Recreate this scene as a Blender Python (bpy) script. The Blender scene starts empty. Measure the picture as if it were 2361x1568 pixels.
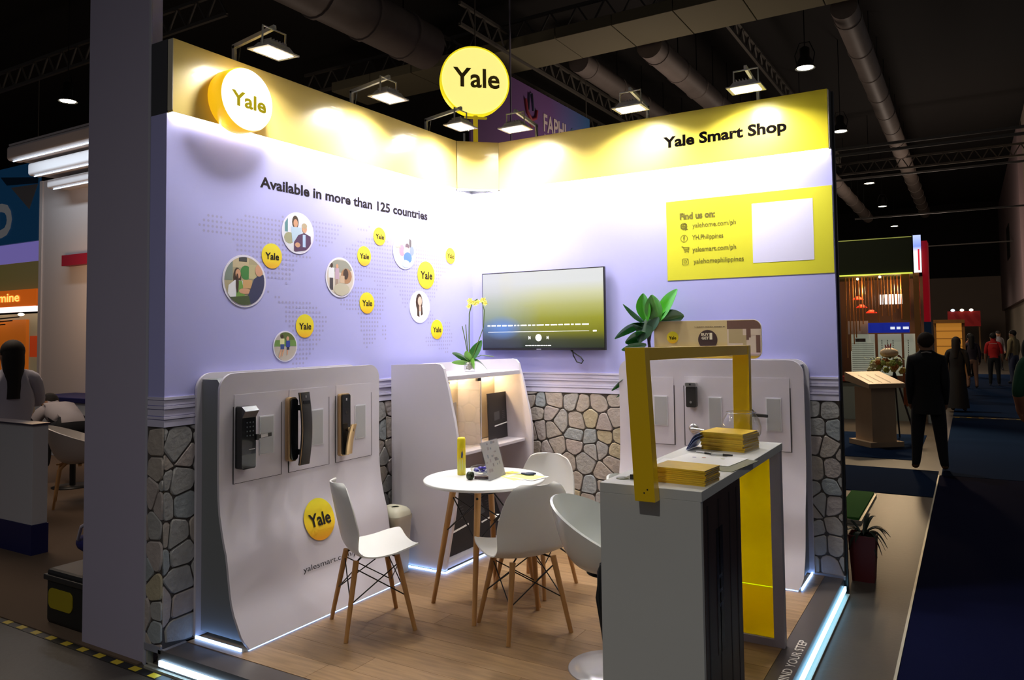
import bpy, bmesh, math, random
from mathutils import Vector, Matrix
random.seed(7)
SC = bpy.context.scene
COL = SC.collection
# ------------------------------------------------------------------ camera
cd = bpy.data.cameras.new('camera'); cam = bpy.data.objects.new('camera', cd); COL.objects.link(cam)
YAW, PITCH, ROLL, FPX, PPX, PPY = 0.53237, 0.04534, -0.01284, 1739.24, 1210.45, 691.31
fw = Vector((-math.sin(YAW)*math.cos(PITCH), math.cos(YAW)*math.cos(PITCH), math.sin(PITCH)))
r0 = fw.cross(Vector((0, 0, 1))).normalized(); u0 = r0.cross(fw)
rt = r0*math.cos(ROLL)+u0*math.sin(ROLL); up = -r0*math.sin(ROLL)+u0*math.cos(ROLL)
mw = Matrix((rt, up, -fw)).transposed().to_4x4(); mw.translation = Vector((3.4149, -4.9749, 1.5004))
cam.matrix_world = mw
cd.sensor_width = 36; cd.sensor_fit = 'HORIZONTAL'; cd.lens = 36*FPX/2361
cd.shift_x = (1180.5-PPX)/2361; cd.shift_y = -(784-PPY)/2361
cd.clip_start = .05; cd.clip_end = 400
SC.camera = cam
# ------------------------------------------------------------------ exposure, world
SC.view_settings.view_transform = 'Standard'; SC.view_settings.look = 'None'
SC.view_settings.gamma = 1; SC.view_settings.use_curve_mapping = False
SC.view_settings.exposure = 0.0
W = bpy.data.worlds.new('hall_air'); SC.world = W; W.use_nodes = True
W.node_tree.nodes['Background'].inputs[0].default_value = (.52, .50, .54, 1)
W.node_tree.nodes['Background'].inputs[1].default_value = .10
FLOOD_W, BAY_W = 22.0, 700.0

def lamp(name, kind, loc, power, color=(1, 1, 1), size=.1, size_y=None, direction=(0, 0, -1), spread=math.pi, blend=.6, angle=1.9, parent=None):
    L = bpy.data.lights.new(name, kind); L.energy = power; L.color = color
    if kind == 'AREA':
        L.size = size; L.spread = spread
        if size_y: L.shape = 'RECTANGLE'; L.size_y = size_y
    elif kind == 'SPOT':
        L.spot_size = angle; L.spot_blend = blend; L.shadow_soft_size = size
    else: L.shadow_soft_size = size
    o = bpy.data.objects.new(name, L); COL.objects.link(o)
    o.location = loc; o.rotation_euler = Vector(direction).to_track_quat('-Z', 'Y').to_euler()
    if parent: o.parent = parent
    return o
# ------------------------------------------------------------------ materials
MC = {}
def mat(name, col=(.8, .8, .8), rough=.5, metal=0, emit=None, es=1.0, trans=0, alpha=1, ior=1.45, coat=0, spec=.5, noise=0, nscale=20, bump=0, bscale=60, stretch=None):
    if name in MC: return MC[name]
    m = bpy.data.materials.new(name); m.use_nodes = True; nt = m.node_tree; b = nt.nodes['Principled BSDF']
    b.inputs['Base Color'].default_value = (*col, 1); b.inputs['Roughness'].default_value = rough
    b.inputs['Metallic'].default_value = metal; b.inputs['IOR'].default_value = ior
    b.inputs['Transmission Weight'].default_value = trans; b.inputs['Alpha'].default_value = alpha
    b.inputs['Coat Weight'].default_value = coat; b.inputs['Specular IOR Level'].default_value = spec
    if emit: b.inputs['Emission Color'].default_value = (*emit, 1); b.inputs['Emission Strength'].default_value = es
    if noise or bump:
        tc = nt.nodes.new('ShaderNodeTexCoord'); mp = nt.nodes.new('ShaderNodeMapping')
        nt.links.new(tc.outputs['Object'], mp.inputs[0])
        if stretch: mp.inputs['Scale'].default_value = stretch
    if noise:
        n = nt.nodes.new('ShaderNodeTexNoise'); n.inputs['Scale'].default_value = nscale; n.inputs['Detail'].default_value = 5
        nt.links.new(mp.outputs[0], n.inputs['Vector'])
        mx = nt.nodes.new('ShaderNodeMix'); mx.data_type = 'RGBA'
        mx.inputs[6].default_value = (*[c*(1-noise) for c in col], 1); mx.inputs[7].default_value = (*[min(1, c*(1+noise)) for c in col], 1)
        nt.links.new(n.outputs['Fac'], mx.inputs[0]); nt.links.new(mx.outputs[2], b.inputs['Base Color'])
    if bump:
        n2 = nt.nodes.new('ShaderNodeTexNoise'); n2.inputs['Scale'].default_value = bscale; n2.inputs['Detail'].default_value = 4
        nt.links.new(mp.outputs[0], n2.inputs['Vector'])
        bp = nt.nodes.new('ShaderNodeBump'); bp.inputs['Strength'].default_value = bump; bp.inputs['Distance'].default_value = .01
        nt.links.new(n2.outputs['Fac'], bp.inputs['Height']); nt.links.new(bp.outputs[0], b.inputs['Normal'])
    MC[name] = m; return m
def ramp_mat(name, stops, axis=2, emit=0, rough=.4, lo=0, hi=1):
    """colour runs along one axis of the object's own Generated box"""
    if name in MC: return MC[name]
    m = bpy.data.materials.new(name); m.use_nodes = True; nt = m.node_tree; b = nt.nodes['Principled BSDF']
    tc = nt.nodes.new('ShaderNodeTexCoord'); sx = nt.nodes.new('ShaderNodeSeparateXYZ'); cr = nt.nodes.new('ShaderNodeValToRGB')
    nt.links.new(tc.outputs['Generated'], sx.inputs[0]); nt.links.new(sx.outputs[axis], cr.inputs[0])
    el = cr.color_ramp.elements
    while len(el) < len(stops): el.new(.5)
    for e, (p, c) in zip(el, stops): e.position = p; e.color = (*c, 1)
    b.inputs['Roughness'].default_value = rough
    nt.links.new(cr.outputs[0], b.inputs['Base Color'])
    if emit:
        b.inputs['Base Color'].default_value = (0, 0, 0, 1)
        nt.links.remove(b.inputs['Base Color'].links[0])
        nt.links.new(cr.outputs[0], b.inputs['Emission Color']); b.inputs['Emission Strength'].default_value = emit
    MC[name] = m; return m
# ------------------------------------------------------------------ mesh builder
KX, KY = 1.069, .857      # rescale plan coordinates of an earlier, stretched camera solve to the corrected one
def W2(x, y, z=None): return (x*KX, y*KY) if z is None else (x*KX, y*KY, z)
class M:
    def __init__(s): s.v = []; s.f = []; s.mi = []; s.sm = []; s.k = 0
    def wb(s, a, b): return s.box(W2(*a), W2(*b))
    def mat(s, k): s.k = k; return s
    def add(s, vs, fs, smooth=False):
        o = len(s.v); s.v += [tuple(v) for v in vs]
        for f in fs: s.f.append(tuple(o+i for i in f)); s.mi.append(s.k); s.sm.append(smooth)
        return s
    def box(s, a, b):
        x0, y0, z0 = a; x1, y1, z1 = b
        return s.add([(x, y, z) for z in (z0, z1) for y in (y0, y1) for x in (x0, x1)],
                     [(0, 2, 3, 1), (4, 5, 7, 6), (0, 1, 5, 4), (2, 6, 7, 3), (0, 4, 6, 2), (1, 3, 7, 5)])
    def bar(s, p, q, w, h=None, upv=(0, 0, 1)):
        h = h or w; p = Vector(p); q = Vector(q); d = (q-p).normalized(); u = Vector(upv)
        if abs(d.dot(u)) > .99: u = Vector((1, 0, 0))
        a = d.cross(u).normalized()*w/2; c = a.normalized().cross(d).normalized()*h/2
        vs = [e+sa*a+sc*c for e in (p, q) for sa, sc in ((-1, -1), (1, -1), (1, 1), (-1, 1))]
        return s.add(vs, [(0, 3, 2, 1), (4, 5, 6, 7), (0, 1, 5, 4), (1, 2, 6, 5), (2, 3, 7, 6), (3, 0, 4, 7)])
    def cyl(s, p, q, r0, r1=None, n=12, cap=True):
        r1 = r0 if r1 is None else r1; p = Vector(p); q = Vector(q); d = (q-p).normalized()
        u = Vector((0, 0, 1)) if abs(d.z) < .95 else Vector((1, 0, 0)); a = d.cross(u).normalized(); c = d.cross(a)
        vs = []
        for e, r in ((p, r0), (q, r1)):
            vs += [e+(a*math.cos(t)+c*math.sin(t))*r for t in [2*math.pi*i/n for i in range(n)]]
        s.add(vs, [(i, (i+1) % n, n+(i+1) % n, n+i) for i in range(n)], True)
        if cap: s.add(vs[:n], [tuple(range(n))[::-1]]); s.add(vs[n:], [tuple(range(n))])
        return s
    def tube(s, pts, r, n=8, cap=True):
        P = [Vector(p) for p in pts]; R = r if hasattr(r, '__len__') else [r]*len(P); rings = []
        prev = None
        for i, p in enumerate(P):
            d = (P[min(i+1, len(P)-1)]-P[max(i-1, 0)]).normalized()
            if prev is None:
                u = Vector((0, 0, 1)) if abs(d.z) < .9 else Vector((1, 0, 0)); a = d.cross(u).normalized()
            else: a = (prev-d*prev.dot(d)).normalized()
            prev = a; c = d.cross(a)
            rings.append([p+(a*math.cos(t)+c*math.sin(t))*R[i] for t in [2*math.pi*k/n for k in range(n)]])
        vs = [v for rg in rings for v in rg]
        fs = [(i*n+k, i*n+(k+1) % n, (i+1)*n+(k+1) % n, (i+1)*n+k) for i in range(len(P)-1) for k in range(n)]
        s.add(vs, fs, True)
        if cap: s.add(rings[0], [tuple(range(n))[::-1]]); s.add(rings[-1], [tuple(range(n))])
        return s
    def lathe(s, prof, c=(0, 0, 0), n=24, ax='z', smooth=True):
        vs = []
        for r, z in prof:
            for i in range(n):
                t = 2*math.pi*i/n; p = (r*math.cos(t), r*math.sin(t), z)
                if ax == 'x': p = (p[2], p[0], p[1])
                if ax == 'y': p = (p[0], p[2], p[1])
                vs.append((c[0]+p[0], c[1]+p[1], c[2]+p[2]))
        fs = [(i*n+k, i*n+(k+1) % n, (i+1)*n+(k+1) % n, (i+1)*n+k) for i in range(len(prof)-1) for k in range(n)]
        return s.add(vs, fs, smooth)
    def prism(s, poly, ext, smooth=False):
        n = len(poly); e = Vector(ext); a = [Vector(p) for p in poly]; b = [p+e for p in a]
        s.add(a+b, [tuple(range(n))[::-1], tuple(range(n, 2*n))])
        s.add(a+b, [(i, (i+1) % n, n+(i+1) % n, n+i) for i in range(n)], smooth)
        return s
    def ball(s, c, r, n=10, m=7, sc=(1, 1, 1)):
        vs = [(c[0], c[1], c[2]+r*sc[2])]
        for j in range(1, m):
            ph = math.pi*j/m
            vs += [(c[0]+r*sc[0]*math.sin(ph)*math.cos(2*math.pi*i/n), c[1]+r*sc[1]*math.sin(ph)*math.sin(2*math.pi*i/n), c[2]+r*sc[2]*math.cos(ph)) for i in range(n)]
        vs.append((c[0], c[1], c[2]-r*sc[2])); L = len(vs)-1
        fs = [(0, 1+i, 1+(i+1) % n) for i in range(n)]
        for j in range(m-2): fs += [(1+j*n+i, 1+(j+1)*n+i, 1+(j+1)*n+(i+1) % n, 1+j*n+(i+1) % n) for i in range(n)]
        fs += [(L, 1+(m-2)*n+(i+1) % n, 1+(m-2)*n+i) for i in range(n)]
        return s.add(vs, fs, True)
    def grid(s, fn, nu, nv, smooth=True):
        vs = [fn(i/nu, j/nv) for j in range(nv+1) for i in range(nu+1)]
        return s.add(vs, [(j*(nu+1)+i, j*(nu+1)+i+1, (j+1)*(nu+1)+i+1, (j+1)*(nu+1)+i) for j in range(nv) for i in range(nu)], smooth)
    def mesh(s, name, mats):
        me = bpy.data.meshes.new(name); me.from_pydata(s.v, [], s.f)
        for m in (mats if isinstance(mats, (list, tuple)) else [mats]): me.materials.append(m)
        for p, k, sm in zip(me.polygons, s.mi, s.sm): p.material_index = k; p.use_smooth = sm
        bm = bmesh.new(); bm.from_mesh(me); bmesh.ops.recalc_face_normals(bm, faces=bm.faces); bm.to_mesh(me); bm.free()
        me.update(); return me
    def build(s, name, mats, parent=None, bevel=0, solid=0, sub=0, **tags):
        o = bpy.data.objects.new(name, s.mesh(name, mats)); COL.objects.link(o)
        if parent is not None: o.parent = parent
        if solid: md = o.modifiers.new('s', 'SOLIDIFY'); md.thickness = solid; md.offset = 0; md = o.modifiers.new('e', 'EDGE_SPLIT'); md.split_angle = .9
        if sub: md = o.modifiers.new('d', 'SUBSURF'); md.levels = md.render_levels = sub
        if bevel: md = o.modifiers.new('b', 'BEVEL'); md.width = bevel; md.segments = 2; md.limit_method = 'ANGLE'; md.angle_limit = .7
        for k, v in tags.items(): o[k] = v
        return o
def thing(name, label, cat, loc=(0, 0, 0), rz=0, group=None):
    o = bpy.data.objects.new(name, None); COL.objects.link(o); o.location = loc; o.rotation_euler = (0, 0, rz)
    o['label'] = label; o['category'] = cat; o.empty_display_size = .1
    if group: o['group'] = group
    return o
def tag(o, label, cat, group=None):
    o['label'] = label; o['category'] = cat
    if group: o['group'] = group
    return o
def dup(root, loc, rz, label, group=None):
    """copy of a thing with copies of its parts and sub-parts"""
    r = root.copy(); COL.objects.link(r); r.location = loc; r.rotation_euler = (0, 0, rz); r['label'] = label
    if group: r['group'] = group
    for ch in list(root.children):
        c = ch.copy(); COL.objects.link(c); c.parent = r
        for g in ch.children:
            d = g.copy(); COL.objects.link(d); d.parent = c
    return r
AX = {'x': ((0, 1, 0), (0, 0, 1)), 'y': ((1, 0, 0), (0, 0, 1)), 'f': ((0, 1, 0), (-1, 0, 0)), 'd': None}
def text(body, parent, m, org, h, width=None, ax='y', bold=0, depth=.0012, name='lettering', xd=None, ud=None, center=False):
    cu = bpy.data.curves.new('t', 'FONT'); cu.body = body; cu.offset = bold; cu.extrude = 0; cu.resolution_u = 3
    if center: cu.align_x = 'CENTER'
    ob = bpy.data.objects.new('t', cu); COL.objects.link(ob)
    bpy.context.view_layer.update()
    me0 = ob.to_mesh()
    V = [v.co.copy() for v in me0.vertices]; F = [tuple(p.vertices) for p in me0.polygons]; ob.to_mesh_clear()
    bpy.data.objects.remove(ob); bpy.data.curves.remove(cu)
    if not V: return None
    x0 = min(v.x for v in V); x1 = max(v.x for v in V)
    cap = .729; sy = h/cap; sx = sy if width is None else width/(x1-x0)
    if xd is None: xd, ud = AX[ax]
    xd = Vector(xd); ud = Vector(ud); nn = xd.cross(ud); O = Vector(org)
    if center: off = 0
    else: off = x0
    P = [O+xd*((v.x-off)*sx)+ud*(v.y*sy) for v in V]
    mm = M(); mm.add(P, F)
    if depth: mm.v = [tuple(Vector(v)+nn*depth) for v in mm.v]
    return mm.build(name, m, parent)
def clip(poly, p, n):
    out = []
    for i in range(len(poly)):
        a = poly[i]; b = poly[(i+1) % len(poly)]
        da = (a[0]-p[0])*n[0]+(a[1]-p[1])*n[1]; db = (b[0]-p[0])*n[0]+(b[1]-p[1])*n[1]
        if da <= 0: out.append(a)
        if (da < 0 < db) or (db < 0 < da):
            t = da/(da-db); out.append((a[0]+(b[0]-a[0])*t, a[1]+(b[1]-a[1])*t))
    return out
def circ(n=32, r=1): return [(r*math.cos(2*math.pi*i/n), r*math.sin(2*math.pi*i/n)) for i in range(n)]
def rrect(w, h, r, n=6, corners=(1, 1, 1, 1)):
    """rounded rectangle centred on 0, corners = ++ -+ -- +-"""
    out = []
    for k, (sx, sy) in enumerate(((1, 1), (-1, 1), (-1, -1), (1, -1))):
        if not corners[k]: out.append((sx*w/2, sy*h/2)); continue
        for i in range(n+1):
            t = math.pi/2*(k+i/n); out.append((sx*(w/2-r)+r*math.cos(t), sy*(h/2-r)+r*math.sin(t)))
    return out
# shared materials
white = mat('white_laminate', (.64, .60, .66), .32, noise=.03, nscale=3)
whitep = mat('white_plastic', (.80, .78, .77), .33)
black = mat('black_plastic', (.012, .012, .014), .3)
blackm = mat('black_metal', (.015, .015, .015), .45, .3)
gold = mat('gold_metal', (.62, .42, .22), .3, .8)
silver = mat('brushed_steel', (.62, .60, .58), .28, 1)
alu = mat('painted_aluminium', (.50, .48, .40), .4, .4)
oak = mat('oak_wood', (.47, .24, .08), .45, noise=.35, nscale=9, stretch=(1, 1, .15))
yellow = mat('yellow_print', (.86, .70, .03), .45)
dark = mat('dark_print', (.004, .003, .003), .9, spec=0)
led = mat('led_strip', (.9, .95, 1), .4, emit=(.20, .45, 1.0), es=9)
ledw = mat('led_strip_white', (1, 1, 1), .4, emit=(1.0, .97, .93), es=32)
glass = mat('clear_glass', (1, 1, 1), .02, trans=1, ior=1.45)
acry = mat('clear_acrylic', (.97, .97, .98), .05, trans=1, ior=1.2)
cardm = mat('grey_card', (.42, .42, .43), .4)
paper = mat('white_paper', (.82, .81, .79), .6)
# ================================================================== HALL
HF = -.1
concrete = mat('hall_concrete', (.062, .052, .042), .42, noise=.35, nscale=1.3, bump=.1, bscale=30)
ceilm = mat('ceiling_black', (.018, .016, .015), .9)
o = M().wb((-42, -14, HF-.2), (9, 62, HF)).build('floor', concrete); o['kind'] = 'structure'
o = M().wb((-42, -2, 9.6), (9, 62, 9.8)).build('ceiling', ceilm); o['kind'] = 'structure'
beige = mat('beige_hall_wall', (.42, .34, .27), .8, noise=.1, nscale=.5)
o = M().wb((-42, 60, HF), (9, 60.3, 4.8)).mat(1).wb((-42, 60, 4.8), (9, 60.3, 9.6)).build('wall_north', [beige, ceilm]); o['kind'] = 'structure'
o = M().wb((5.0, 26, HF), (5.3, 60, 9.5)).mat(1).wb((4.85, 34, 2.6), (5, 60, 9.2)).build('wall_east', [beige, mat('pink_hall_wall', (.36, .26, .27), .8)]); o['kind'] = 'structure'
wv = M()
wv.wb((4.82, 44, 4.9), (4.86, 47, 6.5)).build('vent_opening', mat('vent_dark', (.01, .01, .01), .8), o)
d1 = M().wb((4.96, 27.6, HF), (5.01, 31, 2.0)).build('door_1', mat('door_dark', (.01, .01, .012), .6)); d1['kind'] = 'structure'
M().wb((4.93, 27.5, 2.0), (5.0, 31.1, 2.12)).build('door_frame', mat('frame_grey', (.3, .3, .32), .5), d1)
o = M().wb((-42.3, -14, HF), (-42, 62, 9.6)).build('wall_west', mat('dark_drape', (.02, .018, .02), .9)); o['kind'] = 'structure'
# carpets
navy = mat('navy_carpet', (.004, .005, .022), 1, spec=.03, bump=.3, bscale=400)
navy2 = mat('blue_carpet', (.006, .016, .045), 1, spec=.03, bump=.3, bscale=400)
tag(M().wb((2.875, -9, HF), (7, 5.2, HF+.006)).build('carpet', navy, bevel=.002), 'wide dark navy carpet filling the aisle at the right', 'carpet')
tag(M().wb((1.0, 3.75, HF), (2.86, 5.5, HF+.006)).build('carpet', navy2), 'blue carpet strip crossing the bare concrete behind the booth', 'carpet')
tag(M().wb((2.89, 5.22, HF), (5, 12.4, HF+.006)).build('carpet', navy2), 'blue carpet beyond the navy one, under the man in a suit', 'carpet')
tag(M().wb((2.89, 12.75, HF), (4.62, 30, HF+.006)).build('carpet', navy2), 'far blue carpet walked on by the crowd', 'carpet')
tag(M().wb((.8, 6.3, HF), (2.62, 9.2, HF+.006)).build('carpet', navy2), 'blue carpet under the wooden podium', 'carpet')
tag(M().wb((2.862, -9, HF), (2.874, 5.2, HF+.01)).build('carpet_edge_strip', alu), 'thin pale metal strip along the navy carpet edge', 'trim strip')
tap_y = mat('tape_yellow', (.55, .40, .02), .5); tap_b = mat('tape_black', (.01, .01, .01), .5)
def tape(label, p, q, w, n):
    p = Vector(W2(*p)); q = Vector(W2(*q)); root = thing('hazard_tape', label, 'tape', p)
    L = (q-p); b = M().bar((0, 0, .001), L+Vector((0, 0, .001)), w, .002); b.build('tape_base', tap_b, root)
    me = None
    for i in range(n):
        a = L*((i+.1)/n); c = L*((i+.5)/n)
        M().bar(a+Vector((0, 0, .003)), c+Vector((0, 0, .003)), w*.8, .001).build('yellow_block', tap_y, root)
tape('black and yellow hazard tape on the floor before the tall grey partition', (-3.3, -3.155, HF), (.12, -3.185, HF), .045, 24)
tape('hazard tape across the far blue carpet behind the suited man', (2.9, 12.55, HF), (5, 12.55, HF), .10, 12)
turf = thing('turf_tray', 'small green artificial turf mat on the concrete behind the booth', 'mat', W2(2.33, 2.85, HF))
M().box((-.13, -.62, 0), (.10, .55, .03)).build('tray', alu, turf)
M().box((-.12, -.6, .03), (.08, .54, .05)).build('turf', mat('turf_green', (.05, .22, .03), .95, bump=1, bscale=300), turf)
# ------------------------------------------------------------------ ducts, trusses, lamps under the ceiling
ductm = mat('duct_grey', (.22, .185, .165), .55, noise=.25, nscale=2)
def duct(label, x, z, y0, y1, r, nb):
    x *= KX; y0 *= KY; y1 *= KY
    root = thing('air_duct', label, 'duct', (x, y0, z))
    M().cyl((0, 0, 0), (0, y1-y0, 0), r, n=20).build('duct_tube', ductm, root)
    for i in range(nb):
        y = (y1-y0)*(i+.3)/nb
        M().cyl((0, y, 0), (0, y+.08, 0), r*1.07, n=20).build('duct_flange', ductm, root)
        M().bar((0, y+.04, r), (0, y+.04, 9.6-z), .02).build('hanger_rod', blackm, root)
duct('round grey duct above the second floodlight from the right end', -2.46, 8, 12.8, 25, .30, 7)
duct('long round duct running away at the upper right', 1.35, 8, 13, 50, .26, 16)
duct('large dark duct at the top left of the ceiling', -6.5, 8, 4, 9.8, .5, 4)
duct('faint square-shouldered duct left of the middle one', -4.6, 8.4, 14, 27, .28, 6)
duct('far thin duct behind the right edge of the booth', -.9, 7.3, 22, 44, .25, 8)
trm = mat('truss_dark', (.11, .10, .085), .6)
def truss(label, p, q, h, n):
    p = Vector(W2(*p)); q = Vector(W2(*q)); L = q-p; root = thing('ceiling_truss', label, 'truss', p)
    z = Vector((0, 0, h))
    M().bar((0, 0, 0), L, .07).build('lower_chord', trm, root); M().bar(z, L+z, .07).build('upper_chord', trm, root)
    m = M()
    for i in range(n):
        a = L*(i/n); b = L*((i+.5)/n)+z; c = L*((i+1)/n)
        m.bar(a, b, .035); m.bar(b, c, .035)
    m.build('lattice', trm, root)
truss('dark lattice truss running back above the top left', (-6.9, 6, 8.3), (-6.9, 24, 8.3), .45, 26)
truss('dark lattice truss above the round pole sign', (-5.2, 9, 8.0), (-5.2, 30, 8.0), .45, 30)
truss('slim lattice truss ending over the rightmost floodlight', (-1.0, 10, 8.4), (-1.0, 34, 8.4), .4, 34)
truss('lattice truss fixed along the pale ceiling beam', (-12, 12.0, 8.45), (5, 12.0, 8.45), .55, 26)
truss('lattice truss crossing the upper left corner', (-20, 6.0, 8.2), (-9, 6.0, 8.2), .5, 18)
truss('distant truss across the aisle at the right', (-1, 30, 7.4), (5, 30, 7.4), .4, 14)
bm_ = thing('ceiling_beam', 'pale olive panelled beam crossing the ceiling', 'beam', W2(0, 11.9, 8.0))
beamm = mat('beam_olive', (.20, .18, .11), .8)
for i in range(12):
    M().box((-11+i*1.35, -.7, 0), (-11+i*1.35+1.33, .7, .25)).build('beam_panel', beamm, bm_, bevel=.01)
for k, (y, z, lb) in enumerate(((12, 4.80, 'double steel rail beyond the right end of the booth, lower'), (12, 4.92, 'double steel rail beyond the right end of the booth, upper'), (20, 5.6, 'thin pipe across the far aisle, highest one'), (26, 5.2, 'thin pipe across the far aisle, middle one'), (40, 5.3, 'thin pipe across the far aisle, most distant'))):
    tag(M().bar(W2(.2, y, z), W2(4.9, y, z), .05).build('ceiling_rail', trm), lb, 'pipe')
bay_e = mat('bay_light_glow', (1, 1, 1), .4, emit=(1, .90, .66), es=14)
bays = [(.573, 13.417, 7, 'round bay lamp above the rightmost floodlight'), (.462, 20.258, 7, 'round bay lamp beside the top right corner of the booth'), (.30, 30.3, 7, 'third bay lamp of the aisle row'), (.20, 37.5, 7, 'fourth bay lamp of the aisle row'), (.10, 46.3, 7, 'farthest bay lamp of the aisle row'), (-13.44, 5.27, 7, 'bay lamp left of the tall grey partition'), (-7.405, 13.58, 7, 'bay lamp just behind the pole of the round sign')]
proto = None
for x, y, z, lb in bays:
    x, y = W2(x, y)
    if proto is None:
        proto = thing('bay_light', lb, 'ceiling lamp', (x, y, z), 0, 'round bay lamps under the ceiling')
        M().lathe([(.20, 0), (.19, .03), (.15, .16), (.10, .24), (.10, .42), (.05, .46), (0, .46)], n=20).build('lamp_housing', blackm, proto)
        M().lathe([(0, .012), (.165, .012), (.165, .02), (0, .02)], n=20).build('lamp_lens', bay_e, proto)
        M().tube([(-.16, 0, .1), (-.2, 0, .3), (-.1, 0, .55), (.1, 0, .55), (.2, 0, .3), (.16, 0, .1)], .012, 6).build('yoke', blackm, proto)
        M().cyl((0, 0, .46), (0, 0, 2.6), .012, n=6).build('suspension_rod', blackm, proto)
    else: dup(proto, (x, y, z), 0, lb)
    lamp('bay_glow', 'SPOT', (x, y, z-.02), BAY_W, (1, .88, .68), .15, angle=2.2, blend=1)
for x, y, k, q in ((2.6, -4.5, 1.25, 'unseen fill lamp added over the aisle behind the viewer'), (6.5, 1, .35, 'fill lamp added to the right of the booth, outside the picture'), (.70, 9.5, .40, 'fill lamp added above the podium, over the top edge of the picture')):     # unseen bay lamps added as fill for counter, aisle and podium
    dup(proto, (x, y-3.0, 7), 0, q, 'added fill lamps out of view'); lamp('bay_glow', 'SPOT', (x, y-3.0, 6.98), BAY_W*k, (1, .97, .90), .15, angle=2.2, blend=1)
# ================================================================== BOOTH WALLS
wallm = mat('lavender_wall_print', (.43, .425, .79), .45, noise=.02, nscale=2)
grout = mat('stone_joint', (.07, .06, .055), .8)
slate = mat('dark_cloth', (.05, .05, .06), .8)
ZS, ZM, ZH, H, FX = 1.066, 1.21, 2.627, 3.0, .04
wl = M(); wl.wb((-.12, -3.12, ZS), (0, .12, ZH)); wl.mat(1).wb((-.12, -3.12, -.02), (-.004, .12, ZS)); wl.mat(2).wb((-.12, -3.12, ZH), (0, .12, H))
wl = wl.build('wall_left', [wallm, grout, slate]); wl['kind'] = 'structure'
wr = M(); wr.wb((0, 0, ZS), (2.534, .05, ZH)); wr.mat(1).wb((0, .004, -.02), (2.534, .05, ZS)); wr.mat(2).wb((0, 0, ZH), (2.534, .05, H)); wr.mat(3).wb((0, .05, HF), (2.546, .09, H))
wr = wr.build('wall_right', [wallm, grout, slate, black]); wr['kind'] = 'structure'
stc = [mat('stone_warm', (.40, .35, .31), .8, noise=.25, nscale=14, bump=.5, bscale=40), mat('stone_grey', (.36, .35, .34), .8, noise=.25, nscale=14, bump=.5, bscale=40),
       mat('stone_blue', (.32, .345, .36), .8, noise=.25, nscale=12, bump=.5, bscale=40), mat('stone_tan', (.44, .38, .26), .8, noise=.25, nscale=14, bump=.5, bscale=40), mat('stone_pink', (.41, .355, .335), .8, noise=.2, nscale=14, bump=.5, bscale=40)]
def stones(parent, u0, u1, v0, v1, fn, nrm, pitch=.115, seed=1):
    R = random.Random(seed); pts = []
    nu = max(1, round((u1-u0)/pitch)); nv = round((v1-v0)/pitch)
    for j in range(-1, nv+1):
        for i in range(-1, nu+1):
            pts.append((u0+(i+.5+(.5 if j % 2 else 0)*.6+R.uniform(-.36, .36))*(u1-u0)/nu, v0+(j+.5+R.uniform(-.36, .36))*(v1-v0)/nv))
    g = .0035
    for k, c in enumerate(pts):
        poly = [(u0, v0), (u1, v0), (u1, v1), (u0, v1)]
        poly = [(u0+.001, v0+.004), (u1-.001, v0+.004), (u1-.001, v1-.004), (u0+.001, v1-.004)]
        for q in pts:
            dx, dy = q[0]-c[0], q[1]-c[1]; d = math.hypot(dx, dy)
            if q is c or d > pitch*3.2 or d < 1e-6: continue
            n = (dx/d, dy/d); poly = clip(poly, ((c[0]+q[0])/2-n[0]*g, (c[1]+q[1])/2-n[1]*g), n)
            if len(poly) < 3: break
        if len(poly) < 3: continue
        A = abs(sum(poly[i][0]*poly[(i+1) % len(poly)][1]-poly[(i+1) % len(poly)][0]*poly[i][1] for i in range(len(poly))))/2
        if A < .0006: continue
        # cut the sharp corners so that the stone reads as a rubble slab
        rp = []
        for i in range(len(poly)):
            a, b, c2 = Vector(poly[i-1]), Vector(poly[i]), Vector(poly[(i+1) % len(poly)])
            t = min(.012, (a-b).length*.3, (c2-b).length*.3)
            rp += [b+(a-b).normalized()*t, b+(c2-b).normalized()*t] if (a-b).length > 1e-5 and (c2-b).length > 1e-5 else [b]
        cc = sum(rp, Vector((0, 0)))/len(rp); N = Vector(nrm); hgt = R.uniform(.006, .010)
        base = [Vector(fn(*p)) for p in rp]; top = [Vector(fn(*(cc+(p-cc)*.93)))+N*hgt for p in rp]; n = len(rp)
        m = M(); m.add(base+top, [(i, (i+1) % n, n+(i+1) % n, n+i) for i in range(n)], True); m.add(top, [tuple(range(n))])
        m.build('stone', R.choices(stc, (4, 4, 2, 1, 2))[0], parent)
lf = lambda u, v: (-.004, u, v); rf = lambda u, v: (u, .004, v); ef = lambda u, v: (u, -3.12*KY, v)
stones(wl, -3.12*KY, -2.80*KY, 0, ZS, lf, (1, 0, 0), seed=3)
stones(wl, -1.72*KY, -1.1*KY, 0, ZS, lf, (1, 0, 0), seed=4)
stones(wl, -.12*KX, 0, 0, ZS, ef, (0, -1, 0), seed=5)
stones(wr, .30*KX, 1.42*KX, 0, ZS, rf, (0, -1, 0), seed=6, pitch=.125)
stones(wr, 2.24*KX, 2.534*KX, 0, ZS, rf, (0, -1, 0), seed=8)
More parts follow.
